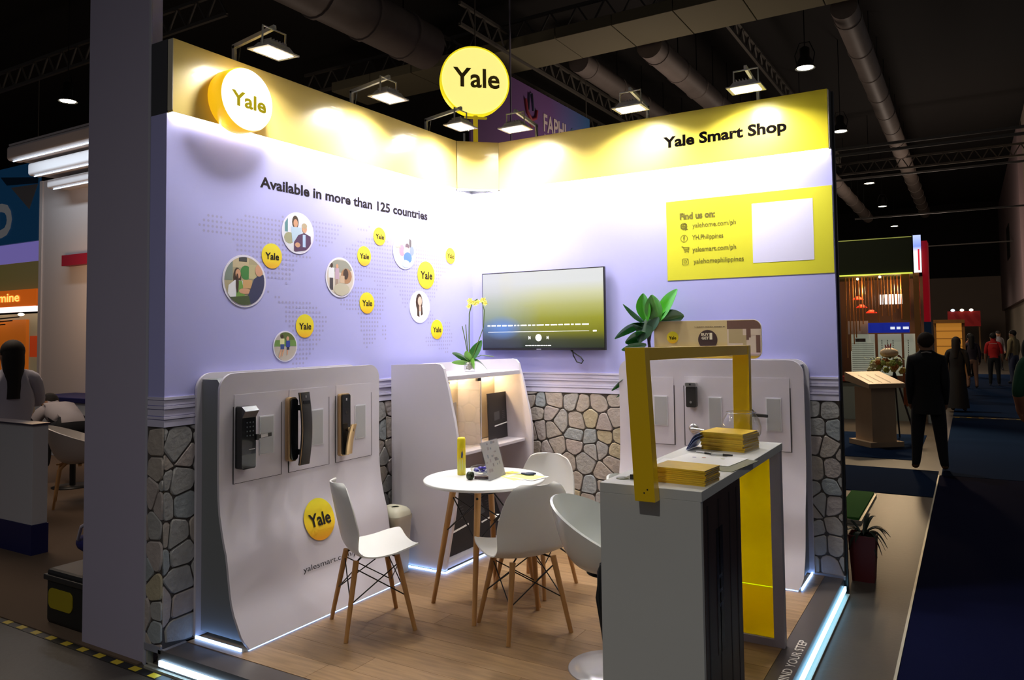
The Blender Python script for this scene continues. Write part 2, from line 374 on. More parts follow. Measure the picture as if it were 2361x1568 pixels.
# printed dado mouldings: stepped strips
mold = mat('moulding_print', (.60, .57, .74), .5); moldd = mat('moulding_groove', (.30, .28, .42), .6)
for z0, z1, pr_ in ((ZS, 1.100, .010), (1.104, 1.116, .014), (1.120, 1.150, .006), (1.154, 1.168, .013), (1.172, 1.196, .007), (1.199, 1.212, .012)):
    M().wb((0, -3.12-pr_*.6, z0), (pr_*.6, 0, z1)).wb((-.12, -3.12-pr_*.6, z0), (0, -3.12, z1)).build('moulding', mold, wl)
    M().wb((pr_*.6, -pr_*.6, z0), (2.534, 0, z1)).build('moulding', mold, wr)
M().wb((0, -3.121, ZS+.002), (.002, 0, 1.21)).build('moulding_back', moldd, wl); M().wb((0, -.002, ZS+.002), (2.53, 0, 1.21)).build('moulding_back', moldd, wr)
# foot trims of the wall ends
M().wb((.0, -3.125, -.012), (.02, -2.93, .0)).wb((-.125, -3.13, -.02), (.0, -3.12, .012)).build('foot_strip', mat('foot_grey', (.25, .25, .3), .5), wl)
M().wb((2.37, -.02, -.01), (2.54, 0, .012)).build('foot_strip', MC['foot_grey'], wr)
# ------------------------------------------------------------------ fascia
fas = mat('fascia_gold_print', (.80, .60, .17), .30, coat=.3)
whitefas = mat('fascia_edge_white', (.55, .50, .38), .5)
def led_run(parent, a, b, m=ledw, name='led_strip'): return M().box(a, b).build(name, m, parent)
fl = thing('fascia_board', 'gold fascia board along the top of the left wall', 'fascia', (0, 0, 0))
M().box((0, -2.67, ZH), (FX, -.26, H)).build('board', fas, fl, bevel=.002)
M().wb((.002, -3.118, ZH+.01), (FX-.002, -3.114, H-.002)).build('end_cap', whitefas, fl)
led_run(fl, (.004, -2.655, ZH-.010), (.022, -.255, ZH-.002))
fr = thing('fascia_board', 'yellow fascia board with the shop name over the right wall', 'fascia', (0, 0, 0))
M().wb((.262, -FX, ZH), (2.525, 0, H)).build('board', ramp_mat('fascia_yellow_print', [(0, (.80, .60, .20)), (.45, (.82, .66, .12)), (1, (.84, .70, .03))], 0, rough=.3), fr, bevel=.002)
M().wb((2.525, -FX+.002, ZH+.005), (2.53, 0, H-.003)).build('end_cap', whitefas, fr)
led_run(fr, (.285, -.022, ZH-.010), (2.69, -.004, ZH-.002))
text('Yale Smart Shop', fr, dark, (1.524*KX, -FX*KY, 2.772), .074, .771*KX, 'y', bold=.04)
fc = thing('fascia_board', 'short diagonal fascia board bridging the booth corner', 'fascia', (0, 0, 0))
M().prism([W2(*p) for p in ((FX, -.30, ZH), (.262, -FX, ZH), (.235, -.012, ZH), (.012, -.27, ZH))], (0, 0, H-ZH)).build('board', fas, fc)
M().bar((.035, -.245, ZH-.006), (.262, -.030, ZH-.006), .018, .006).build('led_strip', ledw, fc); lamp('corner_fill', 'AREA', (.12, -.12, ZH-.02), 5, (1, .98, .95), .14, .14, (-.3, .3, -1))  # area lamp added to lift the dark corner beneath the board
for x, y, z, w in ((-3, 12, 4.2, 200), (2, 26, 3.5, 330), (-9, 7, 4.2, 60)): lamp('hall_fill', 'POINT', (x, y, z), w, (1, .80, .66), .8)   # unseen fill lights added to lift the dark ceiling and banner
# ------------------------------------------------------------------ round signs
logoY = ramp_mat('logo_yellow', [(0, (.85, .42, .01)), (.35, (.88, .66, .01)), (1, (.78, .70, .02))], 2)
g1 = thing('round_light_box', 'round light box with white glowing face on the left fascia', 'sign', (FX, -2.305, 2.765))
M().lathe([(.166, 0), (.168, .01), (.168, .098), (.164, .105)], n=64, ax='x').build('drum', mat('lightbox_side', (.9, .6, .02), .3, emit=(1, .55, .01), es=.75), g1)
M().lathe([(0, .104), (.163, .104), (.163, .107), (0, .107)], n=64, ax='x', smooth=False).build('sign_face', mat('lightbox_face', (.9, .88, .8), .3, emit=(1, .95, .72), es=.95), g1)
text('Yale', g1, mat('sign_letter_olive', (.012, .009, .0005), .9, spec=0, emit=(.40, .32, .01), es=.8), (.108, -.105, -.045),   .078, .225, 'x', bold=.03)
g2 = thing('round_pole_sign', 'large round yellow illuminated sign on a pole over the corner', 'sign', (.107, -.094, H-.03))
nd = Vector((1, -1, 0)).normalized(); xd = Vector((1, 1, 0)).normalized()
def onface(u, v, w): return tuple(xd*u+Vector((0, 0, v))+nd*w)
zc = .535
def drum(prof, n=64):
    m = M(); vs = [];
    for r, w in prof: vs += [onface(r*math.cos(2*math.pi*i/n), zc+r*math.sin(2*math.pi*i/n), w) for i in range(n)]
    return m.add(vs, [(i*n+k, i*n+(k+1) % n, (i+1)*n+(k+1) % n, (i+1)*n+k) for i in range(len(prof)-1) for k in range(n)], True)
drum([(.0, -.09), (.266, -.09), (.272, -.08), (.272, -.004)]).build('drum', mat('polesign_side', (.9, .8, .02), .3, emit=(1, .82, .01), es=.95), g2)
drum([(.272, -.004), (.278, -.004), (.278, .006), (.266, .006)]).build('rim', mat('polesign_rim', (.85, .75, .02), .3, emit=(1, .8, .02), es=.8), g2)
drum([(0, .003), (.268, .003)]).build('sign_face', mat('polesign_face', (.9, .85, .3), .35, emit=(1, .88, .25), es=.95), g2)
text('Yale', g2, mat('sign_letter_brown', (.12, .075, .005), .5), onface(-.178, zc-.05, .008), .155, .375, bold=.022, xd=xd, ud=(0, 0, 1))
M().cyl((0, 0, -.1), (0, 0, zc-.28), .019, n=14).build('pole', mat('pole_yellow', (.75, .58, .03), .4, emit=(.6, .42, .01), es=.3), g2)
M().bar(onface(-.09, zc-.295, .0), onface(.09, zc-.295, 0), .03, .012).build('pole_bracket', MC['pole_yellow'], g2)
M().cyl((-.04, -.10, -.02), (-.04, -.10, .10), .008, n=8).build('clamp_pin', silver, g2)
# ------------------------------------------------------------------ floodlights
lens = mat('flood_lens', (1, 1, 1), .3, emit=(1, .97, .86), es=30)
fgrey = mat('flood_housing_grey', (.42, .40, .36), .4, .3)
def make_flood(label, loc, rz, tilt=.25, pw=1):
    t = thing('floodlight', label, 'floodlight', loc, rz, 'floodlights on arms along the fascia')   # local +X = out from the wall
    M().bar((-.012, 0, -.06), (-.012, 0, .100), .018).build('arm_post', alu, t)
    M().bar((-.02, 0, .095), (.31, 0, .135), .018, .022).build('arm', alu, t)
    M().bar((-.004, .016, -.02), (.02, .014, .09), .006).build('arm_cable', blackm, t)
    c = Vector((.30, 0, .005)); ca, sa = math.cos(tilt), math.sin(tilt)
    def T(x, y, z): return tuple(c+Vector((x*ca-z*sa, y, x*sa+z*ca)))   # tilted so that the lens looks down and at the wall
    def slab(x, y, z0, z1, w=1):
        m = M(); m.add([T(a*q, b*q, z) for z, q in ((z0, 1), (z1, w)) for a, b in ((-x, -y), (x, -y), (x, y), (-x, y))],
                       [(0, 3, 2, 1), (4, 5, 6, 7), (0, 1, 5, 4), (1, 2, 6, 5), (2, 3, 7, 6), (3, 0, 4, 7)]); return m
    M().tube([T(0, -.075, .0), T(0, -.075, .115), T(0, .075, .115), T(0, .075, .0)], .006, 6).build('yoke', alu, t)
    slab(.065, .09, 0, .035, .72).build('housing', fgrey, t)
    m = M()
    for k in range(6):
        y = -.052+k*.02; m.bar(T(-.04, y, .042), T(.04, y, .042), .003, .018)
    m.build('cooling_fins', fgrey, t)
    slab(.080, .105, -.008, 0).build('bezel', fgrey, t)
    m = M(); m.add([T(x, y, -.0095) for x, y in ((-.058, -.082), (.058, -.082), (.058, .082), (-.058, .082))], [(0, 3, 2, 1)]); m.build('lens', lens, t)
    l = lamp('flood_light', 'AREA', T(0, 0, -.014), FLOOD_W*pw, (1, .97, .93), .11, .16, (0, 0, -1), spread=math.radians(140), parent=t)
    l.rotation_euler = Vector((-.22, 0, -1)).to_track_quat('-Z', 'Y').to_euler()      # beam turned towards the wall, apart from the level lens, to brighten it
    return t
for y, lb, tl in ((-2.645, 'floodlight nearest the left end, over the round light box', -.05), (-1.58, 'middle floodlight over the left wall', .0), (-.665, 'floodlight over the left wall beside the pole sign', .0)):
    make_flood(lb, (0, y*KY, H), 0, tl, .5 if tl < 0 else 1)
for x, lb in ((.56, 'floodlight over the right wall beside the corner'), (1.405, 'middle floodlight over the right wall'), (2.123, 'floodlight over the shop name, nearest the right end')):
    make_flood(lb, (x*KX, 0, H), -math.pi/2, .0)
# ================================================================== WALL PRINTS
def wdisc(parent, yc, zc, r, m, off=.001, n=40, wall='x'):
    P = [((off, yc+u*r, zc+v*r) if wall == 'x' else (yc+u*r, -off, zc+v*r)) for u, v in circ(n)]
    return M().prism(P, (.0015, 0, 0) if wall == 'x' else (0, -.0015, 0)).build('logo_print', m, parent)
text('Available in more than 125 countries', wl, mat('print_charcoal', (.022, .018, .020), .9, spec=.1), (.0, -2.451*KY, 2.347), .062, 1.775*KY, 'x', bold=.03)
for yc, zc, r in ((-2.352, 1.963, .072), (-1.289, 2.171, .061), (-1.464, 2.026, .065), (-.70, 1.94, .101), (-.348, 2.106, .062), (-1.435, 1.718, .070), (-2.063, 1.565, .070), (-.555, 1.543, .072)):
    yc *= KY
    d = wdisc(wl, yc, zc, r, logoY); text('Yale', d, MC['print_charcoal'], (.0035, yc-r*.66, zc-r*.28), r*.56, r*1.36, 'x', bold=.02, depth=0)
POLY = dict(NA=[(-2.92, 2.09), (-2.87, 2.14), (-2.77, 2.15), (-2.65, 2.13), (-2.58, 2.18), (-2.24, 2.2), (-2.25, 2.04), (-1.98, 1.98), (-2.11, 1.95), (-2.18, 1.88), (-2.21, 1.79), (-2.26, 1.83), (-2.37, 1.83), (-2.41, 1.8), (-2.36, 1.76), (-2.23, 1.71), (-2.27, 1.68), (-2.38, 1.75), (-2.44, 1.83), (-2.44, 1.88), (-2.58, 1.92), (-2.63, 1.98), (-2.68, 2.04), (-2.77, 2.06), (-2.84, 2.05), (-2.9, 2.07)],
GL=[(-2.01, 2.22), (-1.69, 2.21), (-1.78, 2.08), (-1.93, 2.04), (-1.98, 2.11)],
SA=[(-2.25, 1.73), (-2.11, 1.73), (-1.99, 1.7), (-1.85, 1.62), (-1.87, 1.55), (-1.93, 1.45), (-2.02, 1.38), (-2.08, 1.31), (-2.19, 1.31), (-2.15, 1.38), (-2.13, 1.48), (-2.23, 1.58), (-2.25, 1.66)],
EA=[(-1.69, 1.99), (-1.65, 2.06), (-1.51, 2.13), (-1.36, 2.16), (-1.16, 2.14), (-0.59, 2.17), (-0.32, 2.13), (-0.27, 2.05), (-0.52, 1.92), (-0.57, 1.79), (-0.69, 1.71), (-0.81, 1.78), (-0.92, 1.75), (-0.98, 1.68), (-1.03, 1.74), (-1.08, 1.83), (-1.16, 1.86), (-1.21, 1.79), (-1.32, 1.81), (-1.36, 1.88), (-1.56, 1.86), (-1.65, 1.92)],
AF=[(-1.73, 1.73), (-1.69, 1.79), (-1.56, 1.84), (-1.32, 1.82), (-1.21, 1.77), (-1.24, 1.71), (-1.27, 1.62), (-1.32, 1.53), (-1.36, 1.45), (-1.45, 1.41), (-1.49, 1.48), (-1.51, 1.59), (-1.54, 1.66), (-1.7, 1.68)],
SC=[(-1.55, 2.2), (-1.4, 2.23), (-1.41, 2.18), (-1.53, 2.17)], MG=[(-1.26, 1.58), (-1.2, 1.57), (-1.22, 1.48), (-1.27, 1.5)],
SE=[(-0.69, 1.75), (-0.59, 1.63), (-0.52, 1.6), (-0.66, 1.58), (-0.75, 1.65)], AU=[(-0.72, 1.49), (-0.6, 1.53), (-0.38, 1.62), (-0.31, 1.46), (-0.41, 1.36), (-0.55, 1.4), (-0.7, 1.42)])
def inside(p, poly):
    c = False; x, y = p
    for i in range(len(poly)):
        x0, y0 = poly[i-1]; x1, y1 = poly[i]
        if (y0 > y) != (y1 > y) and x < (x1-x0)*(y-y0)/(y1-y0)+x0: c = not c
    return c
m = M(); pt = .0275
for i in range(100):
    for j in range(36):
        p = (-2.93+i*pt/KY*.95, 1.29+j*pt)
        if any(inside(p, q) for q in POLY.values()):
            m.add([(.0006, p[0]*KY+u, p[1]+v) for u, v in circ(6, .0078)], [tuple(range(6))])
o = m.build('map_dots', mat('map_dot_print', (.36, .34, .60), .5), wl); o['kind'] = 'stuff'
# photographs printed in circles: flat coloured shapes
def photo(yc, zc, r, bg, shapes, name='photo_print'):
    yc *= KY; r *= .93
    o = wdisc(wl, yc, zc, r*1.09, mat('photo_ring', (.75, .72, .85), .5), .0012, 48)
    o.name = name; mats = []; m = M(); ccl = circ(40, r)
    def put(poly, col, k):
        for i in range(40):
            a, b = ccl[i], ccl[(i+1) % 40]; ex, ey = b[0]-a[0], b[1]-a[1]; L = math.hypot(ex, ey); poly = clip(poly, a, (ey/L, -ex/L))
            if len(poly) < 3: return
        mm = mat('photo_%02d_%02d_%02d' % tuple(int(c*99) for c in col), col, .5)
        if mm not in mats: mats.append(mm)
        m.mat(mats.index(mm)); m.add([(.0030+k*.00012, yc+u, zc+v) for u, v in poly], [tuple(range(len(poly)))])
    put([(-r, -r), (r, -r), (r, r), (-r, r)], bg, 0)
    for k, (kind, a, b, c, d, col) in enumerate(shapes):
        if kind == 'e': poly = [(r*(a+c*u), r*(b+d*v)) for u, v in circ(14)]
        elif kind == 'b': poly = [(r*a, r*b), (r*c, r*b), (r*c, r*d), (r*a, r*d)]
        else: poly = [(r*x, r*y) for x, y in a]
        put(poly, col, k+1)
    m.build('photo_shapes', mats, o)
SK = (.62, .33, .20); HR = (.05, .025, .015); WH = (.75, .76, .80); NV = (.03, .035, .10)
photo(-2.57, 1.81, .142, (.42, .36, .22), [('b', -1, 0, -.6, 1, (.20, .25, .22)), ('b', -.6, .55, .2, .95, (.55, .45, .28)), ('e', .05, .35, .28, .3, (.05, .22, .05)), ('b', .2, .1, .6, .7, (.5, .45, .25)), ('b', -.3, .8, .1, 1, (.05, .05, .05)),
    ('e', -.38, .12, .2, .42, HR), ('e', -.34, .28, .13, .2, SK), ('p', [(-.8, -.2), (-.5, .02), (-.1, .0), (.0, -.5), (-.2, -1), (-.9, -1)], 0, 0, 0, WH), ('p', [(-.4, 0), (-.15, 0), (0, -.6), (-.45, -.9)], 0, 0, 0, (.15, .32, .06)), ('b', -.1, -.3, .35, .05, (.60, .36, .15)), ('e', .0, -.42, .3, .12, SK),
    ('p', [(.45, .1), (.75, .3), (1, .3), (1, -1), (-.1, -1), (.2, -.5)], 0, 0, 0, NV), ('e', .72, .48, .2, .26, SK), ('p', [(-.9, -.7), (.2, -.6), (.3, -1), (-.8, -1)], 0, 0, 0, (.06, .09, .03)), ('e', -.38, -.1, .07, .4, HR)])
photo(-2.125, 2.115, .122, (.72, .74, .84), [('b', -.9, .0, -.7, .8, (.1, .25, .3)), ('e', -.6, -.3, .35, .3, (.35, .35, .22)), ('e', -.2, .55, .22, .35, HR), ('e', -.18, .5, .15, .22, SK), ('p', [(-.5, .3), (.2, .3), (.25, -.5), (-.4, -.5)], 0, 0, 0, (.48, .62, .78)),
    ('p', [(0, -.1), (.4, .05), (.85, -.1), (.9, -.8), (-.3, -1), (-.3, -.5)], 0, 0, 0, (.08, .03, .10)), ('b', .3, -.7, .5, -.05, (.45, .6, .85)), ('e', .42, .28, .17, .24, SK), ('e', .42, .42, .18, .14, (.45, .36, .24)), ('e', -.05, -.62, .18, .13, SK)])
photo(-1.72, 1.872, .125, (.62, .55, .48), [('e', 0, .6, 1, .35, (.30, .30, .25)), ('b', -.8, -.7, -.55, -.05, (.05, .04, .05)), ('b', -.88, -.05, -.45, .5, WH), ('e', -.66, .62, .1, .14, HR), ('b', -.4, -.1, -.1, .5, (.5, .35, .45)), ('e', -.25, .6, .1, .12, SK), ('b', -.38, -.75, -.15, -.1, (.35, .25, .2)),
    ('e', .45, .1, .42, .42, (.38, .20, .10)), ('e', .4, .2, .2, .3, HR), ('e', .1, -.65, .6, .35, (.50, .46, .35)), ('b', -.05, -.3, .3, .1, (.55, .4, .28))])
photo(-.985, 2.09, .122, (.88, .86, .88), [('e', .55, .6, .12, .35, (.12, .10, .10)), ('e', -.3, .3, .18, .25, (.55, .42, .40)), ('e', -.25, .05, .28, .35, (.80, .30, .40)), ('e', .25, .35, .2, .2, (.15, .10, .12)), ('e', .2, .0, .32, .3, (.7, .5, .45)), ('e', .3, -.35, .4, .35, (.10, .22, .65)), ('e', .7, .1, .22, .3, (.25, .3, .5)), ('b', -.9, .2, -.4, .3, (.5, .45, .38)), ('e', .1, -.75, .4, .25, (.45, .55, .8))])
photo(-.79, 1.706, .115, (.80, .77, .82), [('e', -.08, .3, .36, .6, HR), ('e', .0, .38, .22, .32, (.75, .48, .38)), ('e', .1, -.8, .75, .55, (.88, .80, .84)), ('p', [(-.3, 0), (-.1, -.1), (-.05, -.7), (-.3, -.6)], 0, 0, 0, HR), ('p', [(.25, 0), (.3, -.5), (.1, -.6), (.1, -.1)], 0, 0, 0, HR), ('b', -.1, -.3, .12, .05, (.72, .45, .35))])
photo(-2.237, 1.447, .088, (.48, .42, .40), [('e', .3, .75, .8, .4, (.10, .14, .03)), ('b', -1, .0, 1, .45, (.14, .26, .06)), ('b', -1, -1, 1, -.05, (.50, .44, .38)), ('e', -.3, .68, .12, .16, HR), ('b', -.5, .15, -.1, .55, (.70, .68, .35)), ('b', -.45, -.2, -.12, .15, (.05, .08, .25)), ('e', .2, .55, .13, .16, SK), ('b', .05, -.05, .4, .4, (.03, .05, .3)),
    ('b', .1, -.25, .35, -.05, (.02, .02, .06)), ('p', [(-.45, -.2), (-.3, -.2), (-.5, -.8), (-.62, -.75)], 0, 0, 0, SK), ('p', [(-.25, -.2), (-.1, -.2), (-.28, -.7), (-.36, -.7)], 0, 0, 0, SK), ('p', [(.1, -.25), (.22, -.25), (.2, -.6), (.1, -.55)], 0, 0, 0, SK)])
# ------------------------------------------------------------------ contact panel on the right wall
ip = M().wb((1.524, -.003, 1.855), (2.530, 0, 2.40)).build('contact_panel', mat('lime_print', (.66, .62, .03), .5), wr)
M().wb((2.07, -.0045, 1.943), (2.423, -.003, 2.331)).build('blank_square', mat('square_lilac_white', (.66, .64, .85), .5), ip)
olv = mat('print_olive', (.13, .11, .01), .6)
text('Find us on:', ip, olv, (1.615*KX, -.003, 2.270), .044, .228*KX, 'y', bold=.045)
for s, x0, w, z in (('yalehome.com/ph', 1.696, .276, 2.207), ('YH.Philippines', 1.693, .198, 2.125), ('yalesmart.com/ph', 1.693, .276, 2.043), ('yalehomephilippines', 1.699, .315, 1.962)):
    text(s, ip, olv, (x0*KX, -.003, z), .034, w*KX, 'y', bold=.004)
def ring(m, cx, cz, r, w, y=-.0045, n=28, wall='y'):
    cx *= KX; a = [(cx+u*r, y, cz+v*r) for u, v in circ(n)]; b = [(cx+u*(r-w), y, cz+v*(r-w)) for u, v in circ(n)]
    return m.add(a+b, [(i, (i+1) % n, n+(i+1) % n, n+i) for i in range(n)])
def seg(m, x0, z0, x1, z1, w=.003, y=-.0045): return m.bar((x0*KX, y, z0), (x1*KX, y, z1), w, .0008, (0, 1, 0))
ic = M(); ring(ic, 1.640, 2.222, .024, .004)
for k in (-.012, 0, .012): seg(ic, 1.640-.021, 2.222+k, 1.640+.021, 2.222+k); seg(ic, 1.640+k, 2.222-.02, 1.640+k, 2.222+.02)
ic.add([W2(*p) for p in ((1.645, -.005, 2.212), (1.668, -.005, 2.200), (1.655, -.005, 2.196), (1.651, -.005, 2.186))], [(0, 1, 2, 3)]); ic.build('globe_icon', olv, ip)
ic = M(); ring(ic, 1.640, 2.138, .025, .003); ic.build('circle_icon', olv, ip); text('f', ip, olv, (1.634*KX, -.004, 2.126), .028, None, 'y', bold=.03)
ic = M()
for a in ((1.622, 2.083, 1.632, 2.083), (1.632, 2.083, 1.642, 2.052), (1.642, 2.052, 1.668, 2.052), (1.634, 2.078, 1.672, 2.076), (1.672, 2.076, 1.668, 2.058), (1.638, 2.063, 1.668, 2.064)): seg(ic, *a)
ring(ic, 1.646, 2.044, .005, .002, n=10); ring(ic, 1.665, 2.044, .005, .002, n=10); ic.build('cart_icon', olv, ip)
ic = M(); rr = rrect(.046, .046, .012); rr2 = rrect(.040, .040, .010); n = len(rr)
ic.add([(1.645*KX+u, -.0045, 1.978+v) for u, v in rr]+[(1.645*KX+u, -.0045, 1.978+v) for u, v in rr2], [(i, (i+1) % n, n+(i+1) % n, n+i) for i in range(n)])
ring(ic, 1.645, 1.978, .011, .003); ring(ic, 1.658, 1.991, .003, .003, n=8); ic.build('camera_icon', olv, ip)
# ================================================================== PLATFORM
pf = M().wb((0, -2.98, HF), (2.43, 0, -.006)).mat(1).wb((-.02, -3.13, HF), (2.53, -2.98, -.002)).wb((2.43, -2.98, HF), (2.53, 0, -.002))
pf = pf.build('floor', [grout, mat('border_charcoal', (.085, .07, .065), .35, noise=.1)]); pf['kind'] = 'structure'
wood = []
for k, c in enumerate(((.31, .185, .088), (.27, .158, .072), (.35, .215, .108), (.245, .142, .066))):
    wood.append(mat('wood_plank_%s' % 'abcd'[k], c, .42, noise=.55, nscale=4, stretch=(1.1, 11, 1)))
R = random.Random(5); y = -2.98; row = 0
while y < -.001:
    y1 = min(0, y+.18); x = 0; first = True
    while x < 2.43:
        L = R.uniform(.25, 1.1) if first else 1.22; first = False
        x1 = min(2.43, x+L)
        if 2.43-x1 < .12: x1 = 2.43
        M().wb((x+.0008, y+.0008, -.006), (x1-.0008, y1-.0008, 0)).build('plank', R.choice(wood), pf)
        x = x1
    y = y1; row += 1
text('MIND YOUR STEP', pf, mat('step_print', (.80, .74, .66), .5), (2.515*KX, -1.87*KY, -.002), .042, .60*KY, 'f', bold=.008)
M().wb((0, -3.142, -.072), (2.53, -3.132, -.046)).build('led_strip', mat('led_platform', (1, 1, 1), .4, emit=(.45, .72, 1.0), es=8), pf)
M().wb((2.533, -3.13, -.072), (2.543, -.02, -.046)).build('led_strip', mat('led_platform_side', (1, 1, 1), .4, emit=(.30, .68, 1.0), es=4), pf)
M().wb((-.10, -3.15, -.10), (2.55, -3.132, -.088)).build('edge_rail', alu, pf)
M().wb((2.533, -3.13, -.098), (2.56, -.02, -.088)).build('edge_rail', alu, pf)
# tall partition panel at the left front corner
pp = thing('partition_panel', 'tall plain grey-white partition panel at the left front corner', 'partition', W2(-.382, -3.12, HF+.001))
M().box((-.28, 0, 0), (.28, .06, 3.75)).build('panel', mat('partition_paint', (.42, .38, .50), .55, noise=.04, nscale=2), pp, bevel=.003)
M().box((.262, -.004, 0), (.28, 0, 3.75)).build('edge_profile', mat('profile_grey', (.45, .44, .52), .4), pp)
M().box((.283, .0, 0), (.293, .03, .12)).box((.283, 0, 0), (.38, .01, .012)).build('foot_bracket', alu, pp)
# ================================================================== LOCK DISPLAY STANDS
PROF = [(0, .388), (.05, .362), (.10, .335), (.156, .305), (.223, .281), (.31, .268), (.415, .252), (.515, .222), (.60, .200), (.68, .190), (.80, .186), (1.0, .186), (1.2, .188), (1.32, .19)]
def dprof(z):
    for (z0, d0), (z1, d1) in zip(PROF, PROF[1:]):
        if z <= z1:
            t = (z-z0)/(z1-z0); t = t*t*(3-2*t)*.35+t*.65; return d0+(d1-d0)*t
    return PROF[-1][1]
side_shade = mat('stand_side_shade', (.20, .21, .22), .5)  # white laminate sides: their shade is painted in as grey
stripe = mat('groove_dark', (.05, .045, .05), .6)
ledb = mat('led_blue_white', (1, 1, 1), .4, emit=(.25, .48, 1.0), es=7)
def make_stand(label, P, Wd, doors, cards, right=False, body0=.03):
    """P(u, d, z) -> world; u along the stand, d out from the wall"""
    t = thing('display_stand', label, 'display stand', P(Wd/2, 0, 0)); org = Vector(P(Wd/2, 0, 0))
    L = lambda u, d, z: tuple(Vector(P(u, d, z))-org)
    HT, RC = 1.315, .085
    def edge(z):          # side inset at height z for the round top corners
        return 0 if z < HT-RC else RC-math.sqrt(max(0, RC*RC-(z-(HT-RC))**2))
    zs = [0, .03, .06, .1, .15, .2, .25, .31, .37, .43, .49, .55, .62, .7, .8, .95, 1.1, HT-RC]+[HT-RC+RC*math.sin(math.pi/2*k/8) for k in range(1, 9)]
    def sheet(dfn, th, name, m, foot=True):
        mm = M(); vs = []; nu = 10
        for z in zs:
            e = edge(z); e += (max(0, .05-z)*.5 if foot else 0)
            for i in range(nu+1): vs.append(L(e+(Wd-2*e)*i/nu, dfn(z), z+.006))
        nr = len(zs); mm.add(vs, [(j*(nu+1)+i, j*(nu+1)+i+1, (j+1)*(nu+1)+i+1, (j+1)*(nu+1)+i) for j in range(nr-1) for i in range(nu)], True)
        return mm.build(name, m, t, solid=th)
    sheet(dprof, .014, 'front_panel', white)
    sheet(lambda z: .012, .016, 'back_panel', white, False)
    pts = [(dprof(z)-.014, z) for z in zs if z < 1.26]; poly = [(.022, .03)]+[(d, max(z, .03)) for d, z in pts]+[(dprof(1.2)-.05, 1.29), (.022, 1.29)]
    mm = M(); mm.prism([L(body0, d, z) for d, z in poly], Vector(L(Wd-.03, 0, 0))-Vector(L(body0, 0, 0))); mm.build('side_frame', side_shade, t)
    f = .196
    for u0, u1, z0, z1 in doors:
        w = .006
        g = M()
        for a, b in (((u0-w, z0-w), (u1+w, z0)), ((u0-w, z1), (u1+w, z1+w)), ((u0-w, z0), (u0, z1)), ((u1, z0), (u1+w, z1))):
            q0 = L(a[0], f-.004, a[1]); q1 = L(b[0], f-.0015, b[1]); g.box(tuple(map(min, q0, q1)), tuple(map(max, q0, q1)))
        dp = M(); q0 = L(u0+.001, f-.004, z0+.001); q1 = L(u1-.001, f+.001, z1-.001); dp.box(tuple(map(min, q0, q1)), tuple(map(max, q0, q1)))
        dp = dp.build('door_panel', white, t); g.build('door_groove', stripe, dp)
    for u0, u1, z0, z1 in cards:
        c = M(); q0 = L(u0, f, z0); q1 = L(u1, f+.004, z1); c.box(tuple(map(min, q0, q1)), tuple(map(max, q0, q1))); c = c.build('card_holder', acry2, t)
        c2 = M(); q0 = L(u0+.006, f+.0042, z0+.006); q1 = L(u1-.006, f+.0052, z1-.006); c2.box(tuple(map(min, q0, q1)), tuple(map(max, q0, q1))); c2.build('card', cardm, c)
    # light strips tucked under the foot
    q = M(); a = L(.03, .374, .0); b = L(Wd-.03, .384, .009); q.box(tuple(map(min, a, b)), tuple(map(max, a, b))); q.build('led_strip', ledb, t)
    for u in ((.004, .012), (Wd-.012, Wd-.004))[(1 if right else 0):(2 if right else 1)]:
        q = M(); a = L(u[0]-.006, .02, .0); b = L(u[1]-.006, .36, .012); q.box(tuple(map(min, a, b)), tuple(map(max, a, b))); q.build('led_strip', ledb, t)
    return t, L
acry2 = mat('card_frame_white', (.70, .70, .74), .25)
YL0 = -2.507
PL = lambda u, d, z: (d, YL0+u, z)
ys = lambda y: y*KY-YL0
st1, L1 = make_stand('curved white lock display stand against the left wall', PL, 1.174,
    [(ys(-2.826), ys(-2.473), .765, 1.212), (ys(-2.408), ys(-2.063), .765, 1.212), (ys(-1.996), ys(-1.645), .765, 1.212)],
    [(ys(-2.643), ys(-2.532), .885, 1.088), (ys(-2.224), ys(-2.115), .885, 1.088), (ys(-1.811), ys(-1.704), .880, 1.083)])
XR0 = 1.337
PR = lambda u, d, z: (XR0+u, -d, z)
xs_ = lambda x: x*KX-XR0
st2, L2 = make_stand('curved white lock display stand against the right wall', PR, 1.203,
    [(xs_(1.334), xs_(1.612), .765, 1.205), (xs_(1.68), xs_(2.298), .765, 1.212)],
    [(xs_(1.483), xs_(1.572), .885, 1.08), (xs_(1.827), xs_(1.908), .885, 1.083), (xs_(2.164), xs_(2.25), .885, 1.088)], right=True, body0=.19)
# round logo and address that follow the curve of the left stand
def conform(o, off):
    for v in o.data.vertices:
        w = v.co; wz = w.z; v.co.x = dprof(max(0, wz-.006))+.007+off
    o.data.update(); return o
loc1 = Vector(PL(1.174/2, 0, 0)); yc, zc_, rr_ = -1.888, .482, .112
m = M(); n = 36; vs = [(0, yc-loc1.y, zc_)]; fs = []
for k in range(1, 7): vs += [(0, yc-loc1.y+rr_*k/6*math.cos(2*math.pi*i/n), zc_+rr_*k/6*math.sin(2*math.pi*i/n)) for i in range(n)]
fs = [(0, 1+i, 1+(i+1) % n) for i in range(n)]+[(1+(k-1)*n+i, 1+k*n+i, 1+k*n+(i+1) % n, 1+(k-1)*n+(i+1) % n) for k in range(1, 6) for i in range(n)]
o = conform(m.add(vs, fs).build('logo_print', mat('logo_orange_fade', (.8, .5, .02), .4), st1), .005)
o.data.materials[0] = ramp_mat('logo_yellow_deep', [(0, (.85, .33, .01)), (.4, (.88, .60, .01)), (1, (.80, .70, .02))], 2)
